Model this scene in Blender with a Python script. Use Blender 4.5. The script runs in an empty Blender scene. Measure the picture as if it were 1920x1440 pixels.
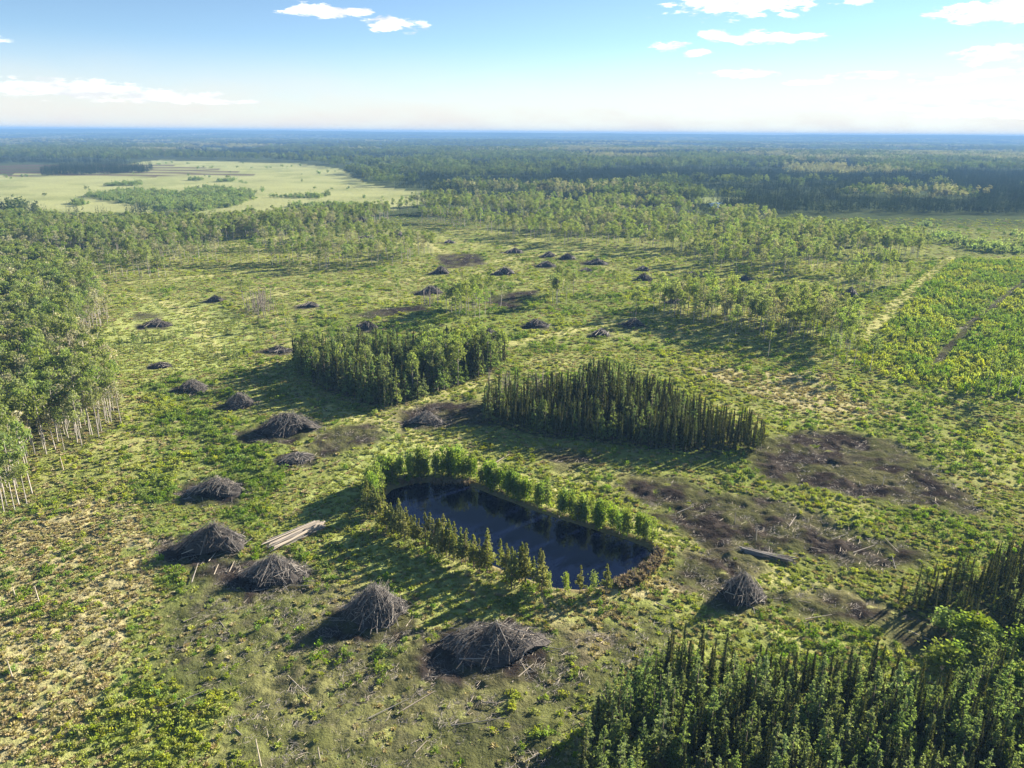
import bpy, math, random
from mathutils import Matrix, Vector
import numpy as np
random.seed(7); rng = np.random.default_rng(7)
scene = bpy.context.scene
R = math.radians

# ------------------------------------------------------------------ camera
CAM_H = 75.0; FPX = 1381.0; PITCH = math.atan(472 / 1381.0); ROLL = math.atan(15 / 1920)
cam = bpy.data.cameras.new('camera'); camo = bpy.data.objects.new('camera', cam)
scene.collection.objects.link(camo); scene.camera = camo
camo.location = (0, 0, CAM_H); camo.rotation_euler = (Matrix.Rotation(R(90) - PITCH, 3, 'X') @ Matrix.Rotation(ROLL, 3, 'Z')).to_euler()
cam.sensor_fit = 'HORIZONTAL'; cam.sensor_width = 36; cam.lens = 36 * FPX / 1920
cam.clip_start = 0.5; cam.clip_end = 80000

# ------------------------------------------------------------------ sun, sky, exposure
SUN_EL = R(20.5); SUN_AZ = R(53.0)          # azimuth clockwise from +Y
sun = bpy.data.lights.new('sun', 'SUN'); suno = bpy.data.objects.new('sun', sun)
scene.collection.objects.link(suno)
sun.energy = 5.0; sun.angle = R(0.55); sun.color = (1.0, 0.91, 0.76)
suno.rotation_euler = (R(90) - SUN_EL, 0, -SUN_AZ + R(180)); suno.location = (300, 200, 300)

world = bpy.data.worlds.new('World'); scene.world = world; world.use_nodes = True
wt = world.node_tree; wt.nodes.clear()
class NB:
    def __init__(s, tree): s.t = tree
    def n(s, typ, **kw):
        nd = s.t.nodes.new(typ)
        for k, v in kw.items(): setattr(nd, k, v)
        return nd
    def sock(s, inp, v):
        if hasattr(v, 'is_linked') or isinstance(v, bpy.types.NodeSocket): s.t.links.new(v, inp)
        else: inp.default_value = v
    def m(s, op, a, b=0.0, c=0.0, clamp=False):
        nd = s.n('ShaderNodeMath', operation=op, use_clamp=clamp)
        s.sock(nd.inputs[0], a); s.sock(nd.inputs[1], b); s.sock(nd.inputs[2], c)
        return nd.outputs[0]
    def mix(s, f, a, b, blend='MIX'):
        nd = s.n('ShaderNodeMix', data_type='RGBA', blend_type=blend)
        s.sock(nd.inputs[0], f); s.sock(nd.inputs[6], a); s.sock(nd.inputs[7], b)
        return nd.outputs[2]
    def sstep(s, v, a, b):
        nd = s.n('ShaderNodeMapRange', interpolation_type='SMOOTHSTEP')
        s.sock(nd.inputs[0], v); nd.inputs[1].default_value = a; nd.inputs[2].default_value = b
        return nd.outputs[0]
    def noise(s, vec, scale, detail=4, rough=0.55):
        nd = s.n('ShaderNodeTexNoise'); nd.inputs['Scale'].default_value = scale
        nd.inputs['Detail'].default_value = detail; nd.inputs['Roughness'].default_value = rough
        if vec is not None: s.t.links.new(vec, nd.inputs['Vector'])
        return nd.outputs[0]
W = NB(wt)
sky = W.n('ShaderNodeTexSky', sky_type='NISHITA'); sky.sun_disc = False
sky.sun_elevation = SUN_EL; sky.sun_rotation = SUN_AZ
sky.altitude = 2600; sky.air_density = 0.85; sky.dust_density = 0.0; sky.ozone_density = 1.7
tc = W.n('ShaderNodeTexCoord'); sep = W.n('ShaderNodeSeparateXYZ')
wt.links.new(tc.outputs['Generated'], sep.inputs[0])
az = W.m('ARCTAN2', sep.outputs[0], sep.outputs[1]); el = W.m('ARCSINE', sep.outputs[2])
cv = W.n('ShaderNodeCombineXYZ'); wt.links.new(az, cv.inputs[0]); wt.links.new(W.m('MULTIPLY', el, 3.2), cv.inputs[1])
n1 = W.noise(cv.outputs[0], 34, 6, 0.62)
n2 = W.noise(cv.outputs[0], 9, 4, 0.55)
def pxdir(px, py):
    u = (px - 960) / FPX; v = (720 - py) / FPX
    u, v = u * math.cos(ROLL) - v * math.sin(ROLL), u * math.sin(ROLL) + v * math.cos(ROLL)
    d = (u, math.cos(PITCH) + v * math.sin(PITCH), -math.sin(PITCH) + v * math.cos(PITCH))
    L = math.sqrt(sum(c * c for c in d))
    return math.atan2(d[0], d[1]), math.asin(d[2] / L)
CLOUDS = [(598, 21, 80, 15), (672, 20, 34, 8), (735, 45, 66, 17), (1395, 2, 165, 30), (1610, 2, 28, 8), (1258, 87, 42, 11),
          (1308, 98, 36, 8), (1345, 68, 42, 12), (1452, 70, 115, 13), (1475, 27, 26, 6), (1390, 138, 86, 9), (1520, 155, 60, 6),
          (1640, 143, 90, 9), (1745, 152, 70, 8), (1850, 20, 100, 22), (1930, 5, 70, 32), (1890, 101, 95, 18), (1880, 136, 70, 9),
          (1610, 185, 55, 6), (1740, 202, 150, 10), (1870, 190, 110, 12), (1850, 214, 140, 9), (120, 166, 170, 19), (300, 181, 120, 15), (420, 191, 60, 6),
          (2100, 60, 120, 18), (-150, 60, 120, 16)]
cm = None
for (px, py, rx, ry) in CLOUDS:
    a0, e0 = pxdir(px, py); ra = rx / FPX * 1.0; re = ry / FPX * 1.05
    dx = W.m('MULTIPLY', W.m('SUBTRACT', az, a0), 1 / ra); dy = W.m('MULTIPLY', W.m('SUBTRACT', el, e0), 1 / re)
    q = W.m('SUBTRACT', 1.0, W.m('SQRT', W.m('ADD', W.m('MULTIPLY', dx, dx), W.m('MULTIPLY', dy, dy))))
    cm = q if cm is None else W.m('MAXIMUM', cm, q)
cm = W.m('MAXIMUM', cm, -1.2)
loc = W.m('ADD', cm, W.m('MULTIPLY', W.m('SUBTRACT', n1, 0.5), 2.3))
calpha = W.sstep(loc, 0.22, 0.60)
# loose cumulus over the rest of the sky, on a level layer
zz = W.m('MAXIMUM', sep.outputs[2], 0.05)
pv = W.n('ShaderNodeCombineXYZ'); wt.links.new(W.m('DIVIDE', sep.outputs[0], zz), pv.inputs[0]); wt.links.new(W.m('DIVIDE', sep.outputs[1], zz), pv.inputs[1])
n3 = W.noise(pv.outputs[0], 0.9, 6, 0.6)
galpha = W.m('MULTIPLY', W.sstep(n3, 0.66, 0.76), W.sstep(el, R(13), R(20)))
calpha = W.m('MAXIMUM', calpha, galpha)
calpha = W.m('MULTIPLY', calpha, W.m('ADD', 0.55, W.m('MULTIPLY', W.sstep(el, R(1), R(7)), 0.42)))
# thin pale veil low over the horizon
veil = W.m('MULTIPLY', W.m('SUBTRACT', 1.0, W.sstep(el, R(0.0), R(6.3))), W.m('ADD', 0.55, W.m('MULTIPLY', n2, 0.75)), clamp=True)
skycol = W.mix(1.0, sky.outputs[0], (1.0, 1.04, 1.0, 1), 'MULTIPLY')
c1 = W.mix(veil, skycol, (5.7, 5.45, 5.0, 1))
shade = W.sstep(W.noise(cv.outputs[0], 22, 5, 0.6), 0.35, 0.62)
cc = W.mix(shade, (5.4, 5.5, 5.8, 1), (9.5, 9.2, 8.8, 1))
c2 = W.mix(calpha, c1, cc)
bg = W.n('ShaderNodeBackground'); bg.inputs[1].default_value = 0.05
wt.links.new(c2, bg.inputs[0])
wo = W.n('ShaderNodeOutputWorld'); wt.links.new(bg.outputs[0], wo.inputs[0])
world.cycles.sampling_method = 'MANUAL'; world.cycles.sample_map_resolution = 1024

vs = scene.view_settings
vs.view_transform = 'Standard'; vs.look = 'None'; vs.exposure = 1.78; vs.gamma = 1.0; vs.use_curve_mapping = False
cy = scene.cycles
cy.max_bounces = 5; cy.diffuse_bounces = 2; cy.glossy_bounces = 2; cy.transmission_bounces = 3; cy.volume_bounces = 0
cy.transparent_max_bounces = 4; cy.caustics_reflective = False; cy.caustics_refractive = False
cy.use_denoising = True; cy.use_adaptive_sampling = True; cy.adaptive_threshold = 0.012
try:
    cy.denoiser = 'OPENIMAGEDENOISE'; cy.denoising_input_passes = 'RGB_ALBEDO_NORMAL'; cy.denoising_prefilter = 'ACCURATE'
except Exception: pass

# ------------------------------------------------------------------ projections between the photograph and the ground
cP, sP = math.cos(PITCH), math.sin(PITCH)
def unroll(u, v): return u * math.cos(ROLL) - v * math.sin(ROLL), u * math.sin(ROLL) + v * math.cos(ROLL)
def unp(px, py, z=0.0):
    u, v = unroll((np.asarray(px, float) - 960) / FPX, (720 - np.asarray(py, float)) / FPX)
    dz = -sP + v * cP; t = (z - CAM_H) / dz
    return u * t, (cP + v * sP) * t
def prj(X, Y, Z=0.0):
    z = Y * cP - (Z - CAM_H) * sP; y = Y * sP + (Z - CAM_H) * cP
    z = np.maximum(z, 1.0)
    u, v = X / z, y / z
    u, v = u * math.cos(ROLL) + v * math.sin(ROLL), -u * math.sin(ROLL) + v * math.cos(ROLL)
    return 960 + FPX * u, 720 - FPX * v
def G(poly, z=0.0):
    a = np.array(poly, float); x, y = unp(a[:, 0], a[:, 1], z); return np.stack([x, y], 1)

# ------------------------------------------------------------------ numpy noise and polygon helpers
def _h(ix, iy, seed):
    n = (ix.astype(np.int64) * 374761393 + iy.astype(np.int64) * 668265263 + seed * 144665) & 0x7fffffff
    n = ((n ^ (n >> 13)) * 1274126177) & 0x7fffffff
    return ((n ^ (n >> 16)) & 0xffff) / 65535.0
def vnoise(x, y, s=1.0, seed=0):
    x = np.asarray(x, float) / s; y = np.asarray(y, float) / s
    ix = np.floor(x); iy = np.floor(y); fx = x - ix; fy = y - iy
    fx = fx * fx * (3 - 2 * fx); fy = fy * fy * (3 - 2 * fy)
    a = _h(ix, iy, seed); b = _h(ix + 1, iy, seed); c = _h(ix, iy + 1, seed); d = _h(ix + 1, iy + 1, seed)
    return (a * (1 - fx) + b * fx) * (1 - fy) + (c * (1 - fx) + d * fx) * fy
def fbm(x, y, s, o=3, seed=0):
    t = 0; a = 1; w = 0
    for k in range(o):
        t = t + a * vnoise(x, y, s / 2 ** k, seed + k * 17); w += a; a *= .55
    return t / w
def inpoly(x, y, P):
    x = np.asarray(x); r = np.zeros(x.shape, bool); n = len(P)
    for i in range(n):
        x0, y0 = P[i]; x1, y1 = P[(i + 1) % n]
        if y0 == y1: continue
        c = ((y0 > y) != (y1 > y)) & (x < (x1 - x0) * (y - y0) / (y1 - y0) + x0); r ^= c
    return r
def pdist(x, y, P):          # signed distance, negative inside
    d = np.full(np.shape(x), 1e9); n = len(P)
    for i in range(n):
        ax, ay = P[i]; bx, by = P[(i + 1) % n]; ex, ey = bx - ax, by - ay
        t = np.clip(((x - ax) * ex + (y - ay) * ey) / (ex * ex + ey * ey + 1e-9), 0, 1)
        d = np.minimum(d, np.hypot(x - ax - t * ex, y - ay - t * ey))
    return np.where(inpoly(x, y, P), -d, d)
def sst(v, a, b):
    t = np.clip((v - a) / (b - a), 0, 1); return t * t * (3 - 2 * t)
def ragged(x, y, P, amp=4, s=10, seed=3):       # ground polygon with an uneven rim
    jx = (fbm(x, y, s, 3, seed) - .5) * 2 * amp; jy = (fbm(x, y, s, 3, seed + 50) - .5) * 2 * amp
    return inpoly(x + jx, y + jy, P)
def linedist(x, y, L):
    d = np.full(np.shape(x), 1e9)
    for (ax, ay), (bx, by) in zip(L[:-1], L[1:]):
        ex, ey = bx - ax, by - ay
        t = np.clip(((x - ax) * ex + (y - ay) * ey) / (ex * ex + ey * ey + 1e-9), 0, 1)
        d = np.minimum(d, np.hypot(x - ax - t * ex, y - ay - t * ey))
    return d

# ------------------------------------------------------------------ layout (outlines read off the photograph, put on the ground)
POND = G([(716, 936), (735, 917), (775, 906), (830, 902), (872, 906), (935, 932), (1005, 958), (1100, 988), (1180, 1013), (1228, 1032),
          (1222, 1048), (1185, 1075), (1140, 1098), (1085, 1106), (1040, 1102), (960, 1076), (895, 1048), (830, 1018), (770, 990), (735, 962)], -0.55)
FORE = G([(1262, 1245), (1340, 1275), (1480, 1300), (1620, 1290), (1730, 1335), (1800, 1290), (1920, 1265), (2150, 1240), (2500, 1800), (1060, 1800), (1085, 1440), (1125, 1352), (1205, 1290)])
RIGHTS = G([(1665, 1135), (1760, 1160), (1850, 1185), (1990, 1215), (2300, 1200), (2300, 1010), (1920, 1040), (1840, 1075), (1700, 1102)])
MIDR = G([(905, 790), (1010, 815), (1150, 832), (1300, 852), (1422, 850), (1438, 838), (1340, 800), (1215, 748), (1140, 730), (1040, 745), (905, 752)])
MIDL = G([(550, 690), (600, 728), (720, 770), (780, 750), (905, 708), (950, 690), (930, 680), (800, 676), (640, 672), (570, 672)])
LEFTF = G([(-500, 1020), (0, 968), (72, 945), (60, 900), (52, 862), (130, 845), (190, 828), (228, 795), (222, 740), (150, 665), (138, 640), (205, 612), (195, 560), (150, 520), (0, 497), (-900, 480), (-1300, 800)])
OPENL = G([(-300, 520), (60, 528), (200, 532), (330, 536), (470, 522), (640, 508), (750, 498), (830, 478), (770, 452), (620, 440), (300, 452), (0, 470), (-500, 470)])
ROWL = G([(-700, 478), (0, 472), (150, 468), (400, 455), (560, 440), (690, 425), (740, 410), (620, 412), (400, 430), (150, 436), (0, 425), (-700, 410)])
MAINF = G([(700, 412), (830, 425), (900, 440), (1000, 455), (1100, 467), (1240, 482), (1300, 500), (1440, 522), (1560, 550), (1640, 560), (1700, 530), (1735, 470), (1560, 446), (1420, 418), (1250, 392), (1000, 380), (850, 380), (720, 392)])
CLUST = G([(1238, 590), (1340, 612), (1400, 622), (1440, 642), (1540, 642), (1600, 668), (1622, 640), (1570, 600), (1400, 578), (1280, 560), (1230, 570)])
REGEN = G([(1612, 690), (1700, 722), (1800, 742), (1920, 752), (2400, 770), (2400, 500), (1920, 488), (1765, 488), (1690, 540), (1640, 600)])
FIELD = G([(-600, 335), (0, 329), (200, 312), (300, 300), (560, 306), (640, 318), (690, 345), (800, 362), (875, 368), (860, 374), (740, 392), (680, 402), (560, 412), (420, 410), (330, 395), (200, 402), (0, 396), (-600, 396)])
FBUSH = [G(p) for p in ([(160, 368), (250, 358), (330, 362), (400, 352), (470, 360), (480, 372), (440, 388), (380, 397), (300, 395), (230, 382)], [(110, 384), (170, 378), (160, 388)], [(180, 349), (260, 343), (262, 349)], [(500, 370), (620, 366), (600, 374)], [(540, 388), (640, 382), (700, 388), (600, 396)], [(345, 338), (380, 336), (375, 340)], [(400, 341), (440, 338), (436, 342)])]
STRIPES = G([(-300, 312), (60, 308), (300, 308), (420, 318), (480, 328), (380, 331), (100, 332), (-300, 322)])
BLOCK = G([(82, 331), (270, 325), (290, 318), (200, 312), (90, 316)])
FARF = [G(p) for p in ([(335, 274), (425, 278), (445, 282), (400, 284)], [(672, 298), (772, 297), (760, 306), (700, 308)], [(1300, 368), (1390, 372), (1380, 380), (1310, 380)], [(1180, 352), (1260, 350), (1250, 358)])]
POOL2 = G([(1330, 383), (1352, 381), (1366, 388), (1350, 394), (1334, 390)])
DARKC = [G(p) for p in ([(730, 330), (1000, 318), (1180, 320), (1440, 322), (1480, 330), (1250, 342), (1230, 358), (1000, 360), (800, 352)], [(1240, 350), (1420, 345), (1700, 352), (1920, 360), (2500, 380), (2500, 440), (1920, 426), (1700, 412), (1500, 395), (1400, 380), (1240, 360)])]
RARE = G([(1740, 480), (1920, 482), (2300, 480), (2300, 440), (1920, 434), (1720, 424), (1560, 418), (1500, 425), (1640, 440), (1740, 460)])
TRACKS = [G(p) for p in ([(1620, 640), (1690, 560), (1790, 478)], [(230, 548), (330, 575), (370, 590), (390, 640), (420, 670)], [(470, 560), (640, 540), (800, 520), (880, 495), (800, 460), (680, 455)],
          [(870, 498), (960, 484), (1100, 470)], [(960, 645), (1100, 612), (1240, 585), (1330, 570)], [(620, 770), (760, 810), (870, 860), (980, 900), (1150, 960), (1300, 1030), (1480, 1090), (1640, 1140)], [(905, 712), (720, 785)], [(240, 530), (700, 490)])]
DITCH = G([(1945, 505), (1900, 545), (1830, 600), (1790, 640), (1750, 690)])
SOILS = [G(p) for p in ([(1180, 895), (1290, 905), (1420, 940), (1520, 955), (1620, 990), (1705, 1035), (1650, 1062), (1530, 1045), (1420, 1005), (1300, 975), (1190, 935), (1150, 910)],
         [(1400, 862), (1450, 830), (1560, 795), (1690, 838), (1790, 900), (1820, 955), (1700, 945), (1600, 925), (1480, 895)],
         [(1000, 845), (1115, 850), (1110, 868), (1020, 862)], [(1460, 1110), (1560, 1105), (1660, 1150), (1620, 1170), (1500, 1150)],
         [(1640, 1165), (1740, 1160), (1820, 1195), (1780, 1225), (1690, 1215)], [(560, 1195), (640, 1145), (680, 1185), (610, 1215)],
         [(590, 830), (690, 795), (700, 820), (610, 850)], [(390, 1045), (470, 1060), (440, 1105), (370, 1090)], [(730, 765), (900, 745), (905, 790), (800, 800), (760, 800)],
         [(820, 478), (900, 476), (905, 495), (840, 505)], [(670, 590), (790, 570), (800, 580), (690, 598)], [(1380, 945), (1200, 960), (1300, 1000), (1420, 1050), (1460, 1035)], [(880, 560), (1000, 548), (960, 575)], [(260, 590), (300, 588), (295, 594), (262, 596)], [(1400, 1060), (1300, 1045), (1290, 1075), (1340, 1120)])]
LUSH = [G(p) for p in ([(255, 700), (420, 690), (560, 850), (470, 1010), (330, 1130), (330, 1250), (440, 1330), (420, 1440), (140, 1440), (330, 1200), (300, 950), (240, 850)], [(800, 560), (1230, 540), (1240, 590), (1100, 620), (960, 640), (700, 640), (560, 600)], [(1500, 600), (1620, 560), (1760, 488), (1950, 488), (1950, 750), (1620, 690)])]
DRYZ = [G(p) for p in ([(-300, 990), (240, 960), (330, 1060), (240, 1180), (130, 1400), (-300, 1500)], [(1000, 1120), (1240, 1090), (1330, 1130), (1200, 1200), (1060, 1260)], [(1300, 690), (1560, 700), (1700, 800), (1480, 780)])]
DEBRIS = G([(340, 1100), (620, 1060), (800, 1200), (1050, 1190), (1240, 1180), (1120, 1330), (1060, 1440), (1000, 1700), (430, 1700), (430, 1330), (330, 1240)])
SMOOTH = [G(p) for p in ([(560, 960), (640, 880), (720, 800), (770, 810), (900, 870), (760, 880), (690, 920), (640, 990), (520, 1000)], [(140, 640), (260, 570), (400, 560), (480, 620), (440, 690), (240, 700)], [(620, 1010), (720, 1010), (900, 1120), (1000, 1160), (840, 1160), (700, 1080)])]

def terrain(x, y):
    x = np.asarray(x, float); y = np.asarray(y, float); r = np.hypot(x, y)
    z = (fbm(x, y, 60, 2, 5) - .5) * 1.4 * sst(r, 40, 120)
    far = sst(y, 1500, 5000)
    z = z + far * (fbm(x, y, 1900, 3, 9) - .62) * 40
    u = x / np.maximum(y, 1)
    crest = 80 + 12 * sst(-u, 0.0, 0.62) + 10 * sst(u, .15, .5) + 6 * np.exp(-((u + .26) / .06) ** 2) + 7 * (fbm(u * 9, y * 0 + 3, 1, 3, 4) - .5)
    z = z + sst(y, 6500, 12500) * crest * (0.86 + 0.28 * (fbm(x, y, 3200, 3, 21) - .5))
    m = (np.abs(x) < 70) & (y > 60) & (y < 200)
    if np.any(m):
        d = pdist(x[m], y[m], POND)
        k = 1 - sst(d, -2.2, 1.6)
        zz = z[m]; zz = zz * sst(d, 0, 12) ; z[m] = zz - 1.5 * k
    return z

# ------------------------------------------------------------------ object helpers
col = scene.collection
def link(o): col.objects.link(o); return o
def mesh_np(name, V, Fq, mats=(), mi=None, attr=None, smooth=False):
    me = bpy.data.meshes.new(name); V = np.asarray(V, np.float32)
    k = Fq.shape[1]; n = len(Fq)
    me.vertices.add(len(V)); me.vertices.foreach_set('co', V.ravel())
    me.loops.add(n * k); me.loops.foreach_set('vertex_index', np.asarray(Fq, np.int32).ravel())
    me.polygons.add(n); me.polygons.foreach_set('loop_start', np.arange(0, n * k, k, dtype=np.int32))
    if mi is not None: me.polygons.foreach_set('material_index', np.asarray(mi, np.int32))
    if smooth: me.polygons.foreach_set('use_smooth', np.ones(n, bool))
    for m in mats: me.materials.append(m)
    if attr is not None:
        for an, av in attr.items():
            if av.ndim == 2:
                a = me.attributes.new(an, 'FLOAT_COLOR', 'POINT'); a.data.foreach_set('color', np.asarray(av, np.float32).ravel())
            else:
                a = me.attributes.new(an, 'FLOAT', 'POINT'); a.data.foreach_set('value', np.asarray(av, np.float32).ravel())
    me.update(calc_edges=True); return me
def obj(name, me, parent=None, **props):
    o = bpy.data.objects.new(name, me); link(o)
    if parent is not None: o.parent = parent
    for k, v in props.items():
        if v: o[k] = v
    return o
def thing(name, label, cat, loc, rz=0.0, sc=1.0, group=None):
    o = bpy.data.objects.new(name, None); link(o); o.empty_display_size = .2
    o.location = loc; o.rotation_euler = (0, 0, rz); o.scale = (sc, sc, sc) if np.isscalar(sc) else sc
    o['label'] = label; o['category'] = cat
    if group: o['group'] = group
    return o

# ------------------------------------------------------------------ materials
def newmat(name):
    m = bpy.data.materials.new(name); m.use_nodes = True; m.node_tree.nodes.clear(); return m, NB(m.node_tree)
def leafmat(name, c, c2=None, trans=0.35, vary=0.35, hue=0.02):
    m, b = newmat(name); t = m.node_tree
    oi = b.n('ShaderNodeObjectInfo'); at = b.n('ShaderNodeAttribute', attribute_name='leaf')
    c2 = c2 or tuple(v * .6 for v in c)
    base = b.mix(at.outputs['Fac'], (*c2, 1), (*c, 1))
    hs = b.n('ShaderNodeHueSaturation')
    t.links.new(b.m('ADD', 0.5 - hue, b.m('MULTIPLY', oi.outputs['Random'], 2 * hue)), hs.inputs['Hue'])
    r2 = b.m('FRACT', b.m('MULTIPLY', oi.outputs['Random'], 17.31))
    t.links.new(b.m('ADD', 1 - vary, b.m('MULTIPLY', r2, 2 * vary)), hs.inputs['Value'])
    t.links.new(b.m('ADD', 0.8, b.m('MULTIPLY', b.m('FRACT', b.m('MULTIPLY', oi.outputs['Random'], 7.7)), .35)), hs.inputs['Saturation'])
    t.links.new(base, hs.inputs['Color'])
    d = b.n('ShaderNodeBsdfDiffuse'); t.links.new(hs.outputs[0], d.inputs[0])
    tr = b.n('ShaderNodeBsdfTranslucent'); t.links.new(b.mix(1.0, hs.outputs[0], (1.25, 1.3, .6, 1), 'MULTIPLY'), tr.inputs[0])
    mx = b.n('ShaderNodeMixShader'); mx.inputs[0].default_value = trans
    t.links.new(d.outputs[0], mx.inputs[1]); t.links.new(tr.outputs[0], mx.inputs[2])
    o = b.n('ShaderNodeOutputMaterial'); t.links.new(mx.outputs[0], o.inputs[0]); return m
def barkmat(name, c, c2, scale=6):
    m, b = newmat(name); t = m.node_tree
    tc = b.n('ShaderNodeTexCoord'); mp = b.n('ShaderNodeMapping'); mp.inputs['Scale'].default_value = (1, 1, .35)
    t.links.new(tc.outputs['Object'], mp.inputs[0])
    n = b.noise(mp.outputs[0], scale, 4); oi = b.n('ShaderNodeObjectInfo')
    cc = b.mix(b.sstep(n, .35, .65), (*c, 1), (*c2, 1))
    hs = b.n('ShaderNodeHueSaturation'); t.links.new(cc, hs.inputs['Color'])
    t.links.new(b.m('ADD', .65, b.m('MULTIPLY', oi.outputs['Random'], .7)), hs.inputs['Value'])
    p = b.n('ShaderNodeBsdfPrincipled'); t.links.new(hs.outputs[0], p.inputs['Base Color']); p.inputs['Roughness'].default_value = .85
    o = b.n('ShaderNodeOutputMaterial'); t.links.new(p.outputs[0], o.inputs[0]); return m
M = {}
M['aspen'] = leafmat('aspen_leaf', (0.265, 0.315, 0.115), (0.175, 0.22, 0.078), .5, .25)
M['palea'] = leafmat('pale_leaf', (0.4, 0.385, 0.25), (0.28, 0.27, 0.175), .35, .25)
M['spruce'] = leafmat('spruce_needle', (0.128, 0.14, 0.052), (0.07, 0.078, 0.032), .2, .28)
M['tam'] = leafmat('tamarack_needle', (0.25, 0.31, 0.135), (0.165, 0.215, 0.09), .5, .22)
M['pine'] = leafmat('pine_needle', (0.27, 0.285, 0.11), (0.18, 0.195, 0.072), .45, .22)
M['bank'] = leafmat('bank_leaf', (0.255, 0.33, 0.08), (0.165, 0.235, 0.055), .45, .25)
M['shrub'] = leafmat('shrub_leaf', (0.225, 0.31, 0.058), (0.14, 0.21, 0.04), .35, .28)
M['lime'] = leafmat('lime_leaf', (0.36, 0.41, 0.08), (0.27, 0.295, 0.06), .35, .22)
M['straw'] = leafmat('straw', (0.5, 0.43, 0.23), (0.34, 0.29, 0.15), .3, .25)
M['grass'] = leafmat('grass_blade', (0.40, 0.45, 0.13), (0.3, 0.32, 0.095), .3, .25)
M['reed'] = leafmat('reed', (.34, .27, .20), (.22, .17, .12), .2, .2)
M['trunk'] = barkmat('aspen_bark', (.38, .345, .29), (.22, .195, .165), 3)
M['dark'] = barkmat('conifer_bark', (.17, .13, .09), (.10, .075, .055), 5)
M['log'] = barkmat('weathered_log', (.37, .335, .295), (.20, .178, .158), 1.6)
M['pale'] = barkmat('bare_log', (.52, .45, .36), (.36, .30, .23), 2)
M['twig'] = barkmat('dead_twig', (.25, .225, .20), (.13, .115, .102), 2)
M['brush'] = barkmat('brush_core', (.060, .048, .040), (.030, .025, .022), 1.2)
M['snag'] = barkmat('dead_wood', (.28, .23, .19), (.17, .14, .12), 3)

# ground: albedo by place in a vertex attribute, grain by noise
m, b = newmat('ground_soil'); t = m.node_tree; M['ground'] = m
at = b.n('ShaderNodeAttribute', attribute_name='albedo'); tcn = b.n('ShaderNodeTexCoord')
P = tcn.outputs['Object']
na = b.noise(P, 1.7, 5, .65); nb_ = b.noise(P, .35, 4, .6); nc = b.noise(P, 0.012, 5, .6)
v = b.m('ADD', .60, b.m('MULTIPLY', na, .85)); v = b.m('MULTIPLY', v, b.m('ADD', .65, b.m('MULTIPLY', nb_, .7)))
v = b.m('MULTIPLY', v, b.m('ADD', .7, b.m('MULTIPLY', nc, .6)))
hs = b.n('ShaderNodeHueSaturation'); t.links.new(at.outputs['Color'], hs.inputs['Color']); t.links.new(v, hs.inputs['Value'])
bp = b.n('ShaderNodeBump'); bp.inputs['Strength'].default_value = .9; bp.inputs['Distance'].default_value = .35
t.links.new(b.m('ADD', na, b.m('MULTIPLY', nb_, 1.5)), bp.inputs['Height'])
d = b.n('ShaderNodeBsdfDiffuse'); t.links.new(hs.outputs[0], d.inputs[0]); t.links.new(bp.outputs[0], d.inputs['Normal'])
o_ = b.n('ShaderNodeOutputMaterial'); t.links.new(d.outputs[0], o_.inputs[0])
# water
m, b = newmat('pond_water'); t = m.node_tree; M['water'] = m
p = b.n('ShaderNodeBsdfPrincipled'); p.inputs['Base Color'].default_value = (.003, .006, .022, 1); p.inputs['Roughness'].default_value = .04
p.inputs['IOR'].default_value = 1.33
tcn = b.n('ShaderNodeTexCoord'); mp = b.n('ShaderNodeMapping'); mp.inputs['Scale'].default_value = (1, 2.2, 1); t.links.new(tcn.outputs['Object'], mp.inputs[0])
bp = b.n('ShaderNodeBump'); bp.inputs['Strength'].default_value = .12; bp.inputs['Distance'].default_value = .05
t.links.new(b.noise(mp.outputs[0], 1.3, 3), bp.inputs['Height']); t.links.new(bp.outputs[0], p.inputs['Normal'])
o_ = b.n('ShaderNodeOutputMaterial'); t.links.new(p.outputs[0], o_.inputs[0])

# ------------------------------------------------------------------ ground zones
def inany(x, y, Ps, amp=4, s=10, seed=3):
    r = np.zeros(np.shape(x), bool)
    for P in Ps: r |= ragged(x, y, P, amp, s, seed)
    return r
PILES = [  # cx, base y, x0, x1, top y  (pixels of the photograph)
 (928, 1250, 832, 1024, 1160), (708, 1178, 640, 774, 1088), (522, 1100, 462, 580, 1032), (402, 1046, 342, 464, 958), (412, 936, 366, 462, 890), (560, 872, 530, 590, 849),
 (545, 820, 492, 600, 769), (450, 766, 422, 480, 736), (365, 736, 337, 394, 708), (1390, 1134, 1346, 1436, 1070), (800, 797, 768, 830, 768),
 (302, 691, 282, 322, 679), (525, 663, 500, 550, 647), (296, 613, 267, 322, 595), (686, 620, 660, 710, 600), (404, 566, 388, 420, 552), (580, 577, 563, 601, 565),
 (917, 633, 897, 937, 614), (1006, 614, 983, 1030, 595), (1126, 631, 1106, 1146, 614), (1186, 611, 1166, 1206, 594), (806, 551, 782, 826, 532), (826, 515, 810, 842, 497), (945, 516, 925, 966, 498),
 (965, 475, 947, 982, 464), (1028, 483, 1013, 1042, 471), (1026, 500, 1007, 1045, 487), (1065, 487, 1050, 1081, 473), (1118, 496, 1097, 1138, 483), (1100, 508, 1090, 1112, 500),
 (1206, 507, 1194, 1220, 497), (1208, 525, 1194, 1224, 509), (1265, 567, 1252, 1278, 550), (1385, 548, 1372, 1400, 534), (1595, 556, 1583, 1610, 538), (678, 418, 665, 692, 407), (747, 444, 736, 760, 430),
 (793, 448, 785, 802, 440), (843, 457, 832, 856, 449), (687, 446, 676, 697, 440), (1300, 518, 1284, 1317, 507), (1398, 526, 1386, 1410, 516), (708, 436, 700, 716, 430)]
PG = []
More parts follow.
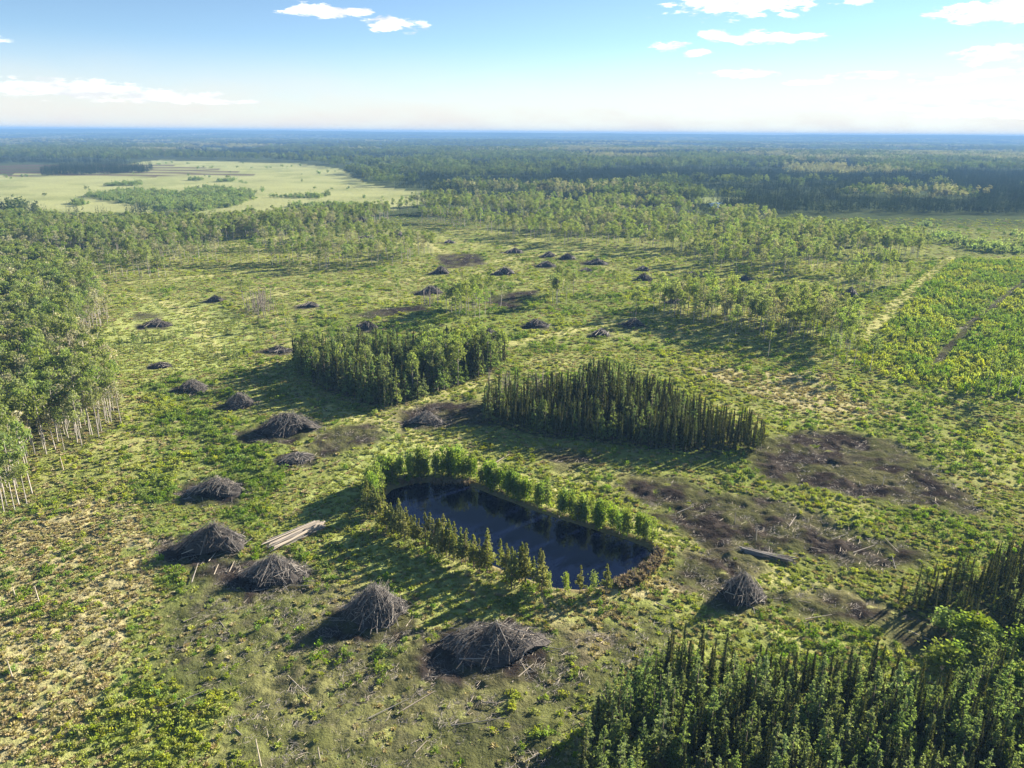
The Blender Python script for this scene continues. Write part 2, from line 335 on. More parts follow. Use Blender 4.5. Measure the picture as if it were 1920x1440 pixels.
for (cx, by, x0, x1, ty) in PILES:
    X, Yf = unp(cx, by); w = float(unp(x1, by)[0] - unp(x0, by)[0]); dep = 0.62 * w if w > 8 else .7 * w
    Yc = float(Yf) + dep * .5
    hs_ = np.arange(.6, 9, .1); k = np.argmin(np.abs(prj(float(X), Yc, hs_)[1] - ty))
    PG.append((float(X) * Yc / float(Yf), Yc, w, dep, float(hs_[k])))

def zones(x, y):
    Z = {}
    s = np.zeros(x.shape)
    nz = (fbm(x, y, 11, 4, 31) - .5) * 11
    for P, amt in [(P, 1.0) for P in SOILS] + [(DEBRIS, .68)]:
        lo = P.min(0) - 14; hi = P.max(0) + 14; m = (x > lo[0]) & (x < hi[0]) & (y > lo[1]) & (y < hi[1])
        if m.any(): s[m] = np.maximum(s[m], amt * sst(-pdist(x[m], y[m], P) + nz[m], -6, 2.5))
    for (cx, cy_, w, dp, h) in PG:
        m = (np.abs(x - cx) < w * 1.6) & (np.abs(y - cy_) < w * 1.6)
        if m.any():
            q = np.hypot((x[m] - cx + .15 * w) / (w * .75), (y[m] - cy_ + .1 * w) / (w * .62)) + (fbm(x[m], y[m], 4, 3, 77) - .5) * .9
            s[m] = np.maximum(s[m], 1 - sst(q, .7, 1.15))
    s = np.maximum(s, (linedist(x, y, DITCH) + (fbm(x, y, 6, 2, 5) - .5) * 3 < 1.6) * .9)
    Z['soil'] = np.clip(s, 0, 1) * sst(fbm(x, y, 3.2, 3, 8) + s * .37, .44, .62)
    Z['dry'] = inany(x, y, DRYZ, 9, 18, 12) * 1.0
    Z['lush'] = inany(x, y, LUSH, 9, 18, 22) * 1.0
    Z['smooth'] = inany(x, y, SMOOTH, 3, 12, 42) * 1.0
    tr = np.full(x.shape, 1e9)
    for L in TRACKS: tr = np.minimum(tr, linedist(x, y, L))
    Z['track'] = 1 - sst(tr + (fbm(x, y, 8, 2, 2) - .5) * 2.5, 2.0, 4.2)
    Z['field'] = ragged(x, y, FIELD, 6, 30, 5) * 1.0
    return Z
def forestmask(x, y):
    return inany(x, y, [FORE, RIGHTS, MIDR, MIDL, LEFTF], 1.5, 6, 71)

# ------------------------------------------------------------------ ground sheet
ys = [-95.0]
while ys[-1] < 13500:
    y = ys[-1]
    if y < 60: dy = 6 if y < 40 else 1.2
    elif y < 700: dy = max(.38, y * y / 44000)
    else: dy = y * .032
    ys.append(y + dy)
ys = np.array(ys)
un = np.concatenate([np.linspace(-1.25, -.8, 36)[:-1], np.linspace(-.8, .8, 600), np.linspace(.8, 1.25, 36)[1:]])
U, Yg = np.meshgrid(un, ys); Xg = U * (Yg * .93 + 105)
gx, gy = Xg.ravel(), Yg.ravel()
gz = terrain(gx, gy)
near = sst(gy, 420, 160)
gz = gz + near * ((fbm(gx, gy, 2.2, 3, 91) - .5) * .55 + (fbm(gx, gy, 7, 2, 93) - .5) * .5) * np.where(pdist(gx, gy, POND) < 3, .15, 1)
Z = zones(gx, gy)
gz = gz + near * Z['soil'] * ((fbm(gx, gy, 1.6, 2, 191) - .5) * .9 + (fbm(gx, gy, 4.5, 2, 193) - .5) * .8)
A = np.zeros((len(gx), 3))
def lay(mask, c):
    global A
    mask = np.asarray(mask)[:, None]; A = A * (1 - mask) + np.array(c)[None] * mask
A[:] = (.225, .250, .072)
f1 = fbm(gx, gy, 14, 4, 101); f2 = fbm(gx, gy, 5, 3, 131)
lay(sst(f1, .45, .65) * .7, (.35, .345, .13)); lay(sst(f2, .55, .7) * .5, (.145, .185, .05))
lay(Z['lush'] * .6, (.15, .195, .045)); lay(Z['dry'] * sst(f2, .32, .55) * .9, (.42, .365, .19))
lay(Z['smooth'] * .8, (.33, .37, .12)); lay(Z['track'] * .85, (.44, .42, .17))
lay(Z['soil'] * (.75 + .25 * sst(f2, .35, .6)), (.036, .029, .025)); lay(Z['soil'] * sst(fbm(gx, gy, 3, 2, 7), .6, .72) * .5, (.085, .07, .058))
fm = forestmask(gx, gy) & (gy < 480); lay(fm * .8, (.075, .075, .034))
shore = np.where((gy > 60) & (gy < 200), 1 - sst(np.abs(pdist(gx, gy, POND) - .6), .6, 2.0), 0); lay(shore * .75, (.16, .12, .075))
# beyond the clearing: forest floor, pale hay field, stripes of turned soil, small far fields
farm = sst(gy, 560, 700) * 1.0
lay(farm * .9, (.055, .075, .032)); lay(Z['field'], (.34, .35, .15)); lay(Z['field'] * sst(fbm(gx, gy, 45, 3, 6), .5, .7) * .5, (.215, .245, .085))
for P in FARF: lay(ragged(gx, gy, P, 8, 60, 8) * 1.0, (.26, .30, .12))
st = ragged(gx, gy, STRIPES, 10, 60, 9); lay(st * sst(np.sin((gy + gx * .22) / 14.0), -.5, .4) * .95, (.10, .064, .054))
lay(ragged(gx, gy, RARE, 6, 30, 5) * .85, (.20, .22, .075))
deep = sst(gy, 3500, 6500); fz = fbm(gx, gy * .35, 900, 4, 33)
lay(deep * .9, (.040, .058, .030)); lay(deep * sst(fz, .5, .62) * .8, (.085, .105, .050)); lay(deep * sst(fz, .35, .28) * .7, (.022, .036, .022))
idx = np.arange(len(ys) * len(un)).reshape(len(ys), len(un))
Fq = np.stack([idx[:-1, :-1], idx[:-1, 1:], idx[1:, 1:], idx[1:, :-1]], -1).reshape(-1, 4)
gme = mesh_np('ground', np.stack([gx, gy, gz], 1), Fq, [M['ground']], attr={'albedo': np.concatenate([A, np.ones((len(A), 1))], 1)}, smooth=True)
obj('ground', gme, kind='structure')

def water(name, P, z):
    c = P.mean(0); Pp = c + (P - c) * 1.0
    d = P - c; n = d / np.linalg.norm(d, axis=1)[:, None]; Pp = P + n * 1.6
    V = [(c[0], c[1], z)] + [(a, b_, z) for a, b_ in Pp]; n_ = len(Pp)
    me = bpy.data.meshes.new(name); me.from_pydata(V, [], [(0, 1 + i, 1 + (i + 1) % n_) for i in range(n_)]); me.materials.append(M['water'])
    o = obj(name, me, kind='structure'); return o
water('pond', POND, -.62)
c2 = POOL2.mean(0); z2 = float(terrain(c2[:1], c2[1:])[0]) + 1.2
water('pool', POOL2, z2)

# ------------------------------------------------------------------ geometry kit for plants and logs
def leafquads(C, size, rs, up=None, aspect=1.0, tilt=None):
    n = len(C); a = rs.normal(size=(n, 3)); a /= np.linalg.norm(a, axis=1)[:, None]
    if up is not None: a = a * (1 - up) + tilt * up; a /= np.linalg.norm(a, axis=1)[:, None]
    q = rs.normal(size=(n, 3)); bb = np.cross(a, q); bb /= np.linalg.norm(bb, axis=1)[:, None] + 1e-9
    s = (size * rs.uniform(.65, 1.35, n))[:, None] * .5
    A_ = a * s * aspect; B_ = bb * s
    V = np.stack([C - A_, C - B_ * .8 + A_ * .1, C + A_, C + B_ * .8 - A_ * .1], 1).reshape(-1, 3)
    return V, np.arange(4 * n).reshape(n, 4), np.repeat(rs.uniform(0, 1, n), 4)
def tube(p0, p1, r0, r1, k=5, bend=None):
    p0 = np.array(p0, float); p1 = np.array(p1, float); rows = [p0, p1] if bend is None else [p0, (p0 + p1) / 2 + np.array(bend), p1]
    d = p1 - p0; d /= np.linalg.norm(d) + 1e-9; h = np.array([0, 0, 1.]) if abs(d[2]) < .9 else np.array([1., 0, 0])
    u = np.cross(d, h); u /= np.linalg.norm(u); w = np.cross(d, u); ang = np.arange(k) * 2 * math.pi / k
    V = []; F = []; L = len(rows)
    for i, c in enumerate(rows):
        r = r0 + (r1 - r0) * i / (L - 1); V += [c + (u * math.cos(t_) + w * math.sin(t_)) * r for t_ in ang]
    for i in range(L - 1):
        for j in range(k): F.append((i * k + j, i * k + (j + 1) % k, (i + 1) * k + (j + 1) % k, (i + 1) * k + j))
    for e in (0, L - 1): # caps as quads
        q = [e * k + j for j in range(k)]
        if k >= 4: F.append((q[0], q[1], q[2], q[3]))
        if k == 5: F.append((q[0], q[3], q[4], q[4]))
    return np.array(V), np.array([f if len(set(f)) == 4 else f for f in F if len(set(f)) == 4])
def joinp(parts):
    V = []; F = []; o = 0
    for v, f in parts: V.append(v); F.append(f + o); o += len(v)
    return np.concatenate(V), np.concatenate(F)

def aspen(seed, h=14.5, lean=.4, full=1.0):
    rs = np.random.default_rng(seed); top = np.array([rs.normal() * lean, rs.normal() * lean, h])
    parts = [tube((0, 0, -.3), top * .55, .13, .09, 5), tube(top * .55, top * .97, .09, .03, 4)]
    cb = h * rs.uniform(.5, .6); C = []
    for k in range(int(17 * full)):
        z = cb + (h - cb) * rs.uniform(0.0, .98); f = (z - cb) / (h - cb)
        rad = (2.35 * math.sin(math.pi * min(1, f * .80 + .17)) ** .8) * rs.uniform(.35, 1.1); a = rs.uniform(0, 6.28)
        ax = top * (z / h); c = ax + np.array([math.cos(a) * rad, math.sin(a) * rad, rs.uniform(0, .5)])
        parts.append(tube(ax - [0, 0, .8], c, .045, .015, 4))
        n = int(rs.integers(30, 46)); q_ = rs.normal(size=(n, 3)); q_ /= np.linalg.norm(q_, axis=1)[:, None] + .25; C.append(c + q_ * np.array([1.0, 1.0, .72]) * rs.uniform(.75, 1.25))
    C = np.concatenate(C); V, F, L = leafquads(C, .48, rs)
    return joinp(parts), (V, F, L)
def spruce(seed, h=9.0, rad=.62, n=430, club=True):
    rs = np.random.default_rng(seed); tr = joinp([tube((0, 0, -.3), (0, 0, h * .5), .09, .06, 4), tube((0, 0, h * .5), (0, 0, h), .06, .015, 4)])
    z = h * (1 - rs.uniform(0, 1, n) ** 1.15 * rs.uniform(.72, .9)); f = z / h; a = rs.uniform(0, 6.28, n)
    prof = rad * ((1 - f) ** .8 * 1.1 + .05) * (.8 + .35 * np.sin(z * 3.1 + seed) ** 2)
    if club: prof = prof + .07 * np.exp(-((f - .92) / .03) ** 2)
    r = prof * rs.uniform(.25, 1.05, n)
    C = np.stack([np.cos(a) * r, np.sin(a) * r, z - r * .5], 1)
    tilt = np.stack([np.cos(a), np.sin(a), np.full(n, -.55)], 1); tilt /= np.linalg.norm(tilt, axis=1)[:, None]
    V, F, L = leafquads(C, .36 * (.45 + .65 * (1 - f)), rs, .72, 1.5, tilt); return tr, (V, F, L)
def tamarack(seed, h=9.5, rad=1.75, n=900, base=.12, size=.30, droop=-.12):
    rs = np.random.default_rng(seed); tr = joinp([tube((0, 0, -.3), (0, 0, h * .5), .11, .07, 5), tube((0, 0, h * .5), (0, 0, h * .98), .07, .015, 4)])
    nb = 52; zb = h * (base + (1 - base) * rs.uniform(0, .97, nb) ** 1.1); ab = rs.uniform(0, 6.28, nb)
    lb = rad * 1.12 * (1 - (zb / h)) ** .95 * rs.uniform(.7, 1.2, nb) + .06
    k = rs.integers(0, nb, n); t_ = rs.uniform(.15, 1, n) ** .8; r = lb[k] * t_
    C = np.stack([np.cos(ab[k]) * r, np.sin(ab[k]) * r, zb[k] + r * droop + .1], 1) + rs.normal(size=(n, 3)) * (.05 + .15 * (1 - zb[k] / h))[:, None]
    C[:26, :2] = rs.normal(size=(26, 2)) * .05; C[:26, 2] = h * rs.uniform(.88, 1.02, 26)
    tilt = np.stack([np.cos(ab[k]), np.sin(ab[k]), np.full(n, -.1)], 1)
    V, F, L = leafquads(C, size * (.55 + .6 * np.clip(1 - C[:, 2] / h, 0, 1)), rs, .45, 1.4, tilt); return tr, (V, F, L)
def pine(seed, h=7.6):
    return tamarack(seed, h, 1.45, 620, .2, .40, .25)
def bankbush(seed, h=4.6, rad=1.05, n=420):
    rs = np.random.default_rng(seed); tr = joinp([tube((0, 0, -.3), (.1, 0, h * .6), .05, .03, 4), tube((.15, .1, -.3), (-.3, .3, h * .7), .04, .02, 4)])
    nl = 13; lc = np.stack([rs.normal(size=nl) * rad * .38, rs.normal(size=nl) * rad * .38, h * rs.uniform(.16, .88, nl)], 1)
    lc[:, :2] *= (1.25 - lc[:, 2:3] / h)
    k = rs.integers(0, nl, n); C = lc[k] + rs.normal(size=(n, 3)) * np.array([.36, .36, .46]) * rad
    C[:, 2] = np.clip(C[:, 2], .1, h * 1.08)
    V, F, L = leafquads(C, .34, rs); return tr, (V, F, L)
def deadtree(seed, h=9.0):
    rs = np.random.default_rng(seed); top = np.array([rs.normal() * .4, rs.normal() * .4, h])
    parts = [tube((0, 0, -.3), top * .6, .10, .07, 5), tube(top * .6, top, .07, .02, 4)]
    tw = []
    for k in range(60):
        z = h * rs.uniform(.25, .98); a = rs.uniform(0, 6.28); l = rs.uniform(.3, .9) * (1.2 - z / h)
        tw.append(tube(top * z / h, top * z / h + np.array([math.cos(a) * l, math.sin(a) * l, rs.uniform(-.2, .3)]), .03, .012, 3) )
    tw = [(v, f) for v, f in tw if len(f)]
    return joinp(parts), joinp(tw)
def lowshrub(seed, r=.6, h=.75, n=64, size=.26, flat=1.0):
    rs = np.random.default_rng(seed); nl = 7; lc = np.stack([rs.normal(size=nl) * r * .45, rs.normal(size=nl) * r * .45, h * rs.uniform(.3, .85, nl)], 1)
    k = rs.integers(0, nl, n); C = lc[k] + rs.normal(size=(n, 3)) * np.array([r * .25, r * .25, h * .2]); C[:, 2] = np.clip(C[:, 2], .03, None)
    return leafquads(C, size, rs)
def tussock(seed, r=.55, h=.38, n=52):
    rs = np.random.default_rng(seed); a = rs.uniform(0, 6.28, n); q = r * rs.uniform(0, 1, n) ** .6 * .5
    C = np.stack([np.cos(a) * q, np.sin(a) * q, h * rs.uniform(.2, .7, n)], 1)
    tilt = np.stack([np.cos(a) * .9, np.sin(a) * .9, rs.uniform(.25, 1.1, n)], 1); tilt /= np.linalg.norm(tilt, axis=1)[:, None]
    return leafquads(C, .24, rs, .85, 2.3, tilt)
def leafmesh(name, g, mat): return mesh_np(name, g[0], g[1], [mat], attr={'leaf': g[2]})
def woodmesh(name, g, mat): return mesh_np(name, g[0], g[1], [mat])
def both(name, tr, cr, mt, mc):
    V = np.concatenate([tr[0], cr[0]]); F = np.concatenate([tr[1], cr[1] + len(tr[0])])
    return mesh_np(name, V, F, [mt, mc], mi=np.r_[np.zeros(len(tr[1])), np.ones(len(cr[1]))], attr={'leaf': np.r_[np.full(len(tr[0]), .5), cr[2] if len(cr) > 2 else np.full(len(cr[0]), .5)]})

KIND = {}
def kind(key, gens, mt, mc, cname='crown'):
    L = []
    for i, (tr, cr) in enumerate(gens):
        L.append((woodmesh(key + '_trunk', tr, mt), leafmesh(key + '_crown', cr, mc) if len(cr) > 2 else woodmesh(key + '_twigs', cr, mt), both(key + '_whole', tr, cr, mt, mc)))
    KIND[key] = (L, cname)
kind('aspen', [aspen(s) for s in range(6)], M['trunk'], M['aspen'])
kind('pale_aspen', [aspen(s + 20, 13.5, .5, .7) for s in range(3)], M['trunk'], M['palea'])
kind('spruce', [spruce(s, 9, .5 + .07 * (s % 3)) for s in range(5)], M['dark'], M['spruce'])
kind('tamarack', [tamarack(s + 40) for s in range(5)], M['dark'], M['tam'])
kind('pine', [pine(s + 60) for s in range(5)], M['dark'], M['pine'])
kind('bank', [bankbush(s + 80) for s in range(5)], M['trunk'], M['bank'])
kind('dead', [deadtree(s + 90) for s in range(4)], M['snag'], M['snag'], 'twigs')
kind('sapling', [tamarack(s + 100, 2.6, .75, 150, .05, .30) for s in range(3)], M['dark'], M['tam'])

# ------------------------------------------------------------------ scatter object (geometry nodes) for what nobody could count
def proto(name, me):
    return bpy.data.objects.new(name, me)          # source shape, not linked to the scene
def scatter(name, label, cat, groups):
    """groups: list of (prototype meshes, pts Nx3, scale Nx3, rotz N)"""
    V = np.concatenate([g[1] for g in groups]); S = np.concatenate([g[2] for g in groups]); Rz = np.concatenate([g[3] for g in groups])
    me = bpy.data.meshes.new(name); me.vertices.add(len(V)); me.vertices.foreach_set('co', V.astype(np.float32).ravel())
    a = me.attributes.new('scl', 'FLOAT_VECTOR', 'POINT'); a.data.foreach_set('vector', S.astype(np.float32).ravel())
    a = me.attributes.new('rz', 'FLOAT', 'POINT'); a.data.foreach_set('value', Rz.astype(np.float32))
    gi = np.concatenate([np.full(len(g[1]), i) for i, g in enumerate(groups)]); 
    a = me.attributes.new('grp', 'INT', 'POINT'); a.data.foreach_set('value', gi.astype(np.int32))
    o = obj(name, me, label=label, category=cat, kind='stuff')
    ng = bpy.data.node_groups.new(name + '_nodes', 'GeometryNodeTree')
    ng.interface.new_socket('Geometry', in_out='INPUT', socket_type='NodeSocketGeometry'); ng.interface.new_socket('Geometry', in_out='OUTPUT', socket_type='NodeSocketGeometry')
    N = ng.nodes; Lk = ng.links; gin = N.new('NodeGroupInput'); gout = N.new('NodeGroupOutput'); jall = N.new('GeometryNodeJoinGeometry')
    def named(nm, dt):
        q = N.new('GeometryNodeInputNamedAttribute'); q.data_type = dt; q.inputs[0].default_value = nm; return q.outputs[0]
    scl = named('scl', 'FLOAT_VECTOR'); rz = named('rz', 'FLOAT'); grp = named('grp', 'INT')
    cx = N.new('ShaderNodeCombineXYZ'); Lk.new(rz, cx.inputs[2])
    for i, g in enumerate(groups):
        cmp_ = N.new('FunctionNodeCompare'); cmp_.data_type = 'INT'; cmp_.operation = 'EQUAL'; Lk.new(grp, cmp_.inputs[2]); cmp_.inputs[3].default_value = i
        ip = N.new('GeometryNodeInstanceOnPoints'); Lk.new(gin.outputs[0], ip.inputs['Points']); Lk.new(cmp_.outputs[0], ip.inputs['Selection'])
        jn = N.new('GeometryNodeJoinGeometry')
        for k, pm in enumerate(g[0]):
            oi = N.new('GeometryNodeObjectInfo'); oi.inputs['Object'].default_value = proto(name + '_source', pm); oi.inputs['As Instance'].default_value = True
            Lk.new(oi.outputs['Geometry'], jn.inputs[0])
        Lk.new(jn.outputs[0], ip.inputs['Instance']); ip.inputs['Pick Instance'].default_value = True
        rnd = N.new('FunctionNodeRandomValue'); rnd.data_type = 'INT'; rnd.inputs[4].default_value = 0; rnd.inputs[5].default_value = len(g[0]) - 1; rnd.inputs[8].default_value = i
        Lk.new(rnd.outputs[2], ip.inputs['Instance Index']); Lk.new(cx.outputs[0], ip.inputs['Rotation']); Lk.new(scl, ip.inputs['Scale'])
        Lk.new(ip.outputs[0], jall.inputs[0])
    Lk.new(jall.outputs[0], gout.inputs[0])
    md = o.modifiers.new('scatter', 'NODES'); md.node_group = ng
    return o

# ------------------------------------------------------------------ trees
REST = {}; POOLT = {}
def fill(P, spacing, seed, jitter=.48, rag=0):
    r = np.random.default_rng(seed); lo = P.min(0); hi = P.max(0)
    nx = int((hi[0] - lo[0]) / spacing) + 1; ny = int((hi[1] - lo[1]) / spacing) + 1
    x, y = np.meshgrid(np.arange(nx), np.arange(ny)); x = lo[0] + (x.ravel() + r.uniform(-jitter, jitter, nx * ny) + .5) * spacing; y = lo[1] + (y.ravel() + r.uniform(-jitter, jitter, nx * ny) + .5) * spacing
    k = ragged(x, y, P, rag, 8, seed) if rag else inpoly(x, y, P)
    return x[k], y[k]
def add(key, x, y, h, name, label, cat, group, sx=None):
    """queue trees of one species in one stand; h is a scale on the species' own height"""
    POOLT.setdefault(key, []).append((np.asarray(x, float), np.asarray(y, float), np.asarray(h, float), np.full(len(x), 1.0) if sx is None else sx, name, label, cat, group))
r = np.random.default_rng(11)
def part(x, y, sel): return x[sel], y[sel]
def mixstand(P, sp, spt, seed, pt, hs, hs_t, place, rag=1.0, hump=None):
    rr = np.random.default_rng(seed + 1)
    x, y = fill(P, sp, seed, .5, rag); k = rr.uniform(size=len(x)) < .95 - .7 * sst(fbm(x, y, 6, 2, seed), .58, .7) - .25 * sst(-y, -98, -76); x, y = x[k], y[k]
    hv = hs * rr.uniform(.6, 1.15, len(x)) * (.68 + .62 * fbm(x, y, 7, 2, seed + 3))
    if hump is not None: hv = hv * hump(x, y)
    add('spruce', x, y, hv, 'black_spruce', 'narrow olive black spruce ' + place, 'spruce tree', 'black spruces ' + place, rr.uniform(.8, 1.15, len(x)))
    x, y = fill(P, spt, seed + 7, .5, rag); k = rr.uniform(size=len(x)) < pt(x, y); x, y = x[k], y[k]
    ht = hs_t * rr.uniform(.6, 1.12, len(x))
    if hump is not None: ht = ht * hump(x, y)
    add('tamarack', x, y, ht, 'tamarack', 'feathery fresh green tamarack ' + place, 'larch tree', 'tamaracks ' + place, rr.uniform(.95, 1.35, len(x)))
mixstand(FORE, 1.4, 2.0, 21, lambda x, y: np.clip(.25 + .65 * sst(-y, -98, -72) + (fbm(x, y, 9, 2, 4) - .5) * .9, .08, .9), .84, .95, 'in the wide bog wood below the cone shaped heap')
mixstand(RIGHTS, 1.4, 3.2, 22, lambda x, y: np.clip((.3 + (fbm(x, y, 9, 2, 4) - .5) * .5), .05, .6), .68, .72, 'in the small wood edged with pale willows')
mixstand(MIDR, 1.4, 2.5, 23, lambda x, y: np.clip(.55 + (fbm(x, y, 12, 2, 9) - .5) * 1.3 - .4 * sst(x, 42, 58), .04, .9), 1.02, 1.05, 'in the wedge shaped dark wood beyond the pond', 1.4, lambda x, y: .88 + .3 * np.exp(-((x - 28) / 14) ** 2) * sst(y, 178, 200))
mixstand(MIDL, 2.0, 2.3, 24, lambda x, y: np.clip(.85 + 0 * x, 0, 1), 1.15, 1.22, 'in the mixed wood with a squared front corner', 1.4)
x, y = fill(MIDL, 3.0, 25, .5, 1.0); k = r.uniform(size=len(x)) < np.where(x > -30, .55, .06)
add('aspen', x[k], y[k], r.uniform(.78, .98, k.sum()), 'aspen', 'leafy green aspen in the mixed wood with a squared front corner', 'aspen tree', 'aspens in the mixed wood with a squared front corner')
def aspens(P, sp, seed, h, place, pale=.15, keep=1.0, rag=3, extra=None):
    x, y = fill(P, sp, seed, .5, rag); rr = np.random.default_rng(seed)
    k = rr.uniform(size=len(x)) < keep * np.clip(sst(fbm(x * .5, y, 26, 2, seed), .43, .55) * 1.1, 0, 1) if keep < 1 else np.ones(len(x), bool)
    if extra is not None: k &= extra(x, y)
    x, y = x[k], y[k]; q = (fbm(x, y, 14, 2, seed + 5) - .5) * .7 + rr.uniform(size=len(x)) < pale; hv = h * rr.uniform(.72, 1.15, len(x))
    add('aspen', x[~q], y[~q], hv[~q], 'aspen', 'green leafed tall aspen ' + place, 'aspen tree', 'green aspens ' + place)
    add('pale_aspen', x[q], y[q], hv[q], 'aspen', 'pale greyish thin leafed aspen ' + place, 'aspen tree', 'pale aspens ' + place)
aspens(LEFTF, 3.1, 31, 1.02, 'in the tall poplar wood facing the row of log heaps', .3)
aspens(OPENL, 6.0, 32, 1.0, 'in the open stand beside the curving mown track', .35, .8)
aspens(ROWL, 4.6, 33, 1.0, 'in the belt along the edge of the hay field', .2)
aspens(MAINF, 4.9, 34, 1.05, 'in the thinned wood behind the far log heaps', .24, .9, 3, lambda x, y: np.random.default_rng(8).uniform(size=len(x)) < 1 - .55 * sst(linedist(x, y, MAINF[:11]), 130, 20))
aspens(CLUST, 4.3, 35, .98, 'in the loose grove beside the bushy plantation', .2)
def spots(pts, key, hs, name, label, cat, group):
    x, y = unp([p[0] for p in pts], [p[1] for p in pts]); add(key, x, y, np.array(hs), name, label, cat, group)
rr = np.random.default_rng(5)
def around(c, sx, sy, n): return [(c[0] + rr.normal() * sx, c[1] + rr.normal() * sy) for _ in range(n)]
pts = around((880, 588), 26, 7, 16) + around((915, 575), 20, 4, 8)
spots(pts, 'aspen', rr.uniform(.8, 1.05, len(pts)), 'aspen', 'bushy aspen of the small clump between two log heaps', 'aspen tree', 'aspens of the small clump between two log heaps')
pts = around((1062, 558), 14, 9, 11) + around((1047, 570), 6, 3, 5)
spots(pts, 'aspen', rr.uniform(.75, 1.0, len(pts)), 'aspen', 'slim aspen of the bare stemmed group on yellow green scrub', 'aspen tree', 'slim aspens on yellow green scrub')
pts = [(1192, 592), (1188, 590), (1225, 588), (1245, 592), (1258, 590), (1275, 600), (1365, 640), (1378, 630), (1440, 668), (1300, 606), (1168, 548), (1150, 545), (537, 612), (700, 612), (745, 560), (690, 590), (1890, 740), (1905, 752), (1870, 736), (1850, 722), (1560, 690), (1585, 682), (1600, 690), (1630, 700)]
spots(pts, 'aspen', rr.uniform(.7, .95, len(pts)), 'aspen', 'lone aspen standing apart on open scrub', 'aspen tree', 'lone aspens on open scrub')
pts = [(455, 562), (470, 556)]
spots(pts, 'aspen', [.8, .7], 'aspen', 'lime green aspen beside the clump of dead stems', 'aspen tree', 'lime green aspens beside the dead stems')
# pines along the near bank, young poplars on the far bank
pl = G([(690, 955), (712, 975), (745, 998), (775, 1012), (810, 1030), (850, 1045), (890, 1060), (925, 1075), (965, 1088), (1000, 1102), (1030, 1108)])
seg = np.cumsum(np.r_[0, np.hypot(*np.diff(pl, axis=0).T)]); nP = 78; tt = np.sort(rr.uniform(0, seg[-1], nP))
px = np.interp(tt, seg, pl[:, 0]) + rr.normal(size=nP) * .8; py = np.interp(tt, seg, pl[:, 1]) + rr.normal(size=nP) * .9
add('pine', px, py, rr.uniform(.7, .98, nP) * (.88 + .28 * tt / seg[-1]), 'pine', 'olive green pine in the row on the near bank of the pond', 'pine tree', 'pines on the near bank of the pond', rr.uniform(.85, 1.1, nP))
x, y = unp([1087, 1136, 1142], [1112, 1112, 1108])
add('pine', x[:1], y[:1], [.72], 'pine', 'small lone grey green pine between gaps on the pond bank', 'pine tree', None)
add('pine', x[1:], y[1:], [.76, .5], 'pine', 'slim pine at the reedy end of the pond', 'pine tree', 'slim pines at the reedy end of the pond')
x, y = unp([1061, 1028, 1113], [1112, 1108, 1112]); add('bank', x, y, [1.0, .95, .9], 'young_poplar', 'single lime green young poplar among the bank pines', 'poplar tree', 'single young poplars among the bank pines', np.array([.62, .6, .8]))
fl = G([(690, 945), (700, 925), (722, 908), (745, 897), (790, 892), (840, 890), (880, 897), (930, 918), (985, 940), (1050, 962), (1110, 982), (1170, 1002), (1226, 1020)])
seg = np.cumsum(np.r_[0, np.hypot(*np.diff(fl, axis=0).T)]); nF = 190; tt = np.sort(rr.uniform(0, seg[-1], nF)); f = tt / seg[-1]
px = np.interp(tt, seg, fl[:, 0]) + rr.normal(size=nF) * .6; py = np.interp(tt, seg, fl[:, 1]) + rr.normal(size=nF) * .9 + .4
add('bank', px, py, rr.uniform(.85, 1.35, nF) * np.where(f < .4, 1.2, 1.0), 'young_poplar', 'bright green young poplar in the hedge along the far bank', 'poplar tree', 'young poplars along the far bank of the pond', rr.uniform(.55, .85, nF))
# willows against the small right hand wood
pts = around((1865, 1235), 40, 14, 12) + around((1905, 1290), 25, 25, 8) + [(1765, 1178), (1800, 1195), (1828, 1200)]
x, y = unp([p[0] for p in pts], [p[1] for p in pts]); add('bank', x, y, rr.uniform(.8, 1.15, len(x)), 'willow', 'round pale green willow bush between the two spruce woods', 'willow bush', 'willow bushes between the two spruce woods', rr.uniform(1.5, 2.1, len(x)))
# dead stems
pts = around((487, 582), 14, 6, 62)
spots(pts, 'dead', rr.uniform(.8, 1.1, len(pts)), 'dead_tree', 'bare grey dead stem in the tight clump by the curving track', 'dead tree', 'dead stems in the tight clump')
pts = around((808, 572), 16, 4, 24)
spots(pts, 'dead', rr.uniform(.7, 1.0, len(pts)), 'dead_tree', 'bare dark dead stem in the clump before a log heap', 'dead tree', 'dead stems before a log heap')
pts = around((1000, 745), 30, 6, 14) + around((930, 750), 14, 6, 10)
spots(pts, 'dead', rr.uniform(.8, 1.1, len(pts)), 'dead_tree', 'bare dead conifer at the back of the wedge shaped wood', 'dead tree', 'dead conifers behind the wedge shaped wood')
# little spruces on the mown meadow
pts = around((300, 640), 45, 12, 34) + around((440, 610), 30, 10, 26) + around((420, 668), 30, 8, 22) + around((490, 625), 25, 12, 14) + around((250, 655), 20, 12, 10)
spots(pts, 'sapling', rr.uniform(.55, 1.3, len(pts)), 'young_spruce', 'small bushy young spruce dotted over the mown meadow', 'young spruce', 'young spruces on the mown meadow')

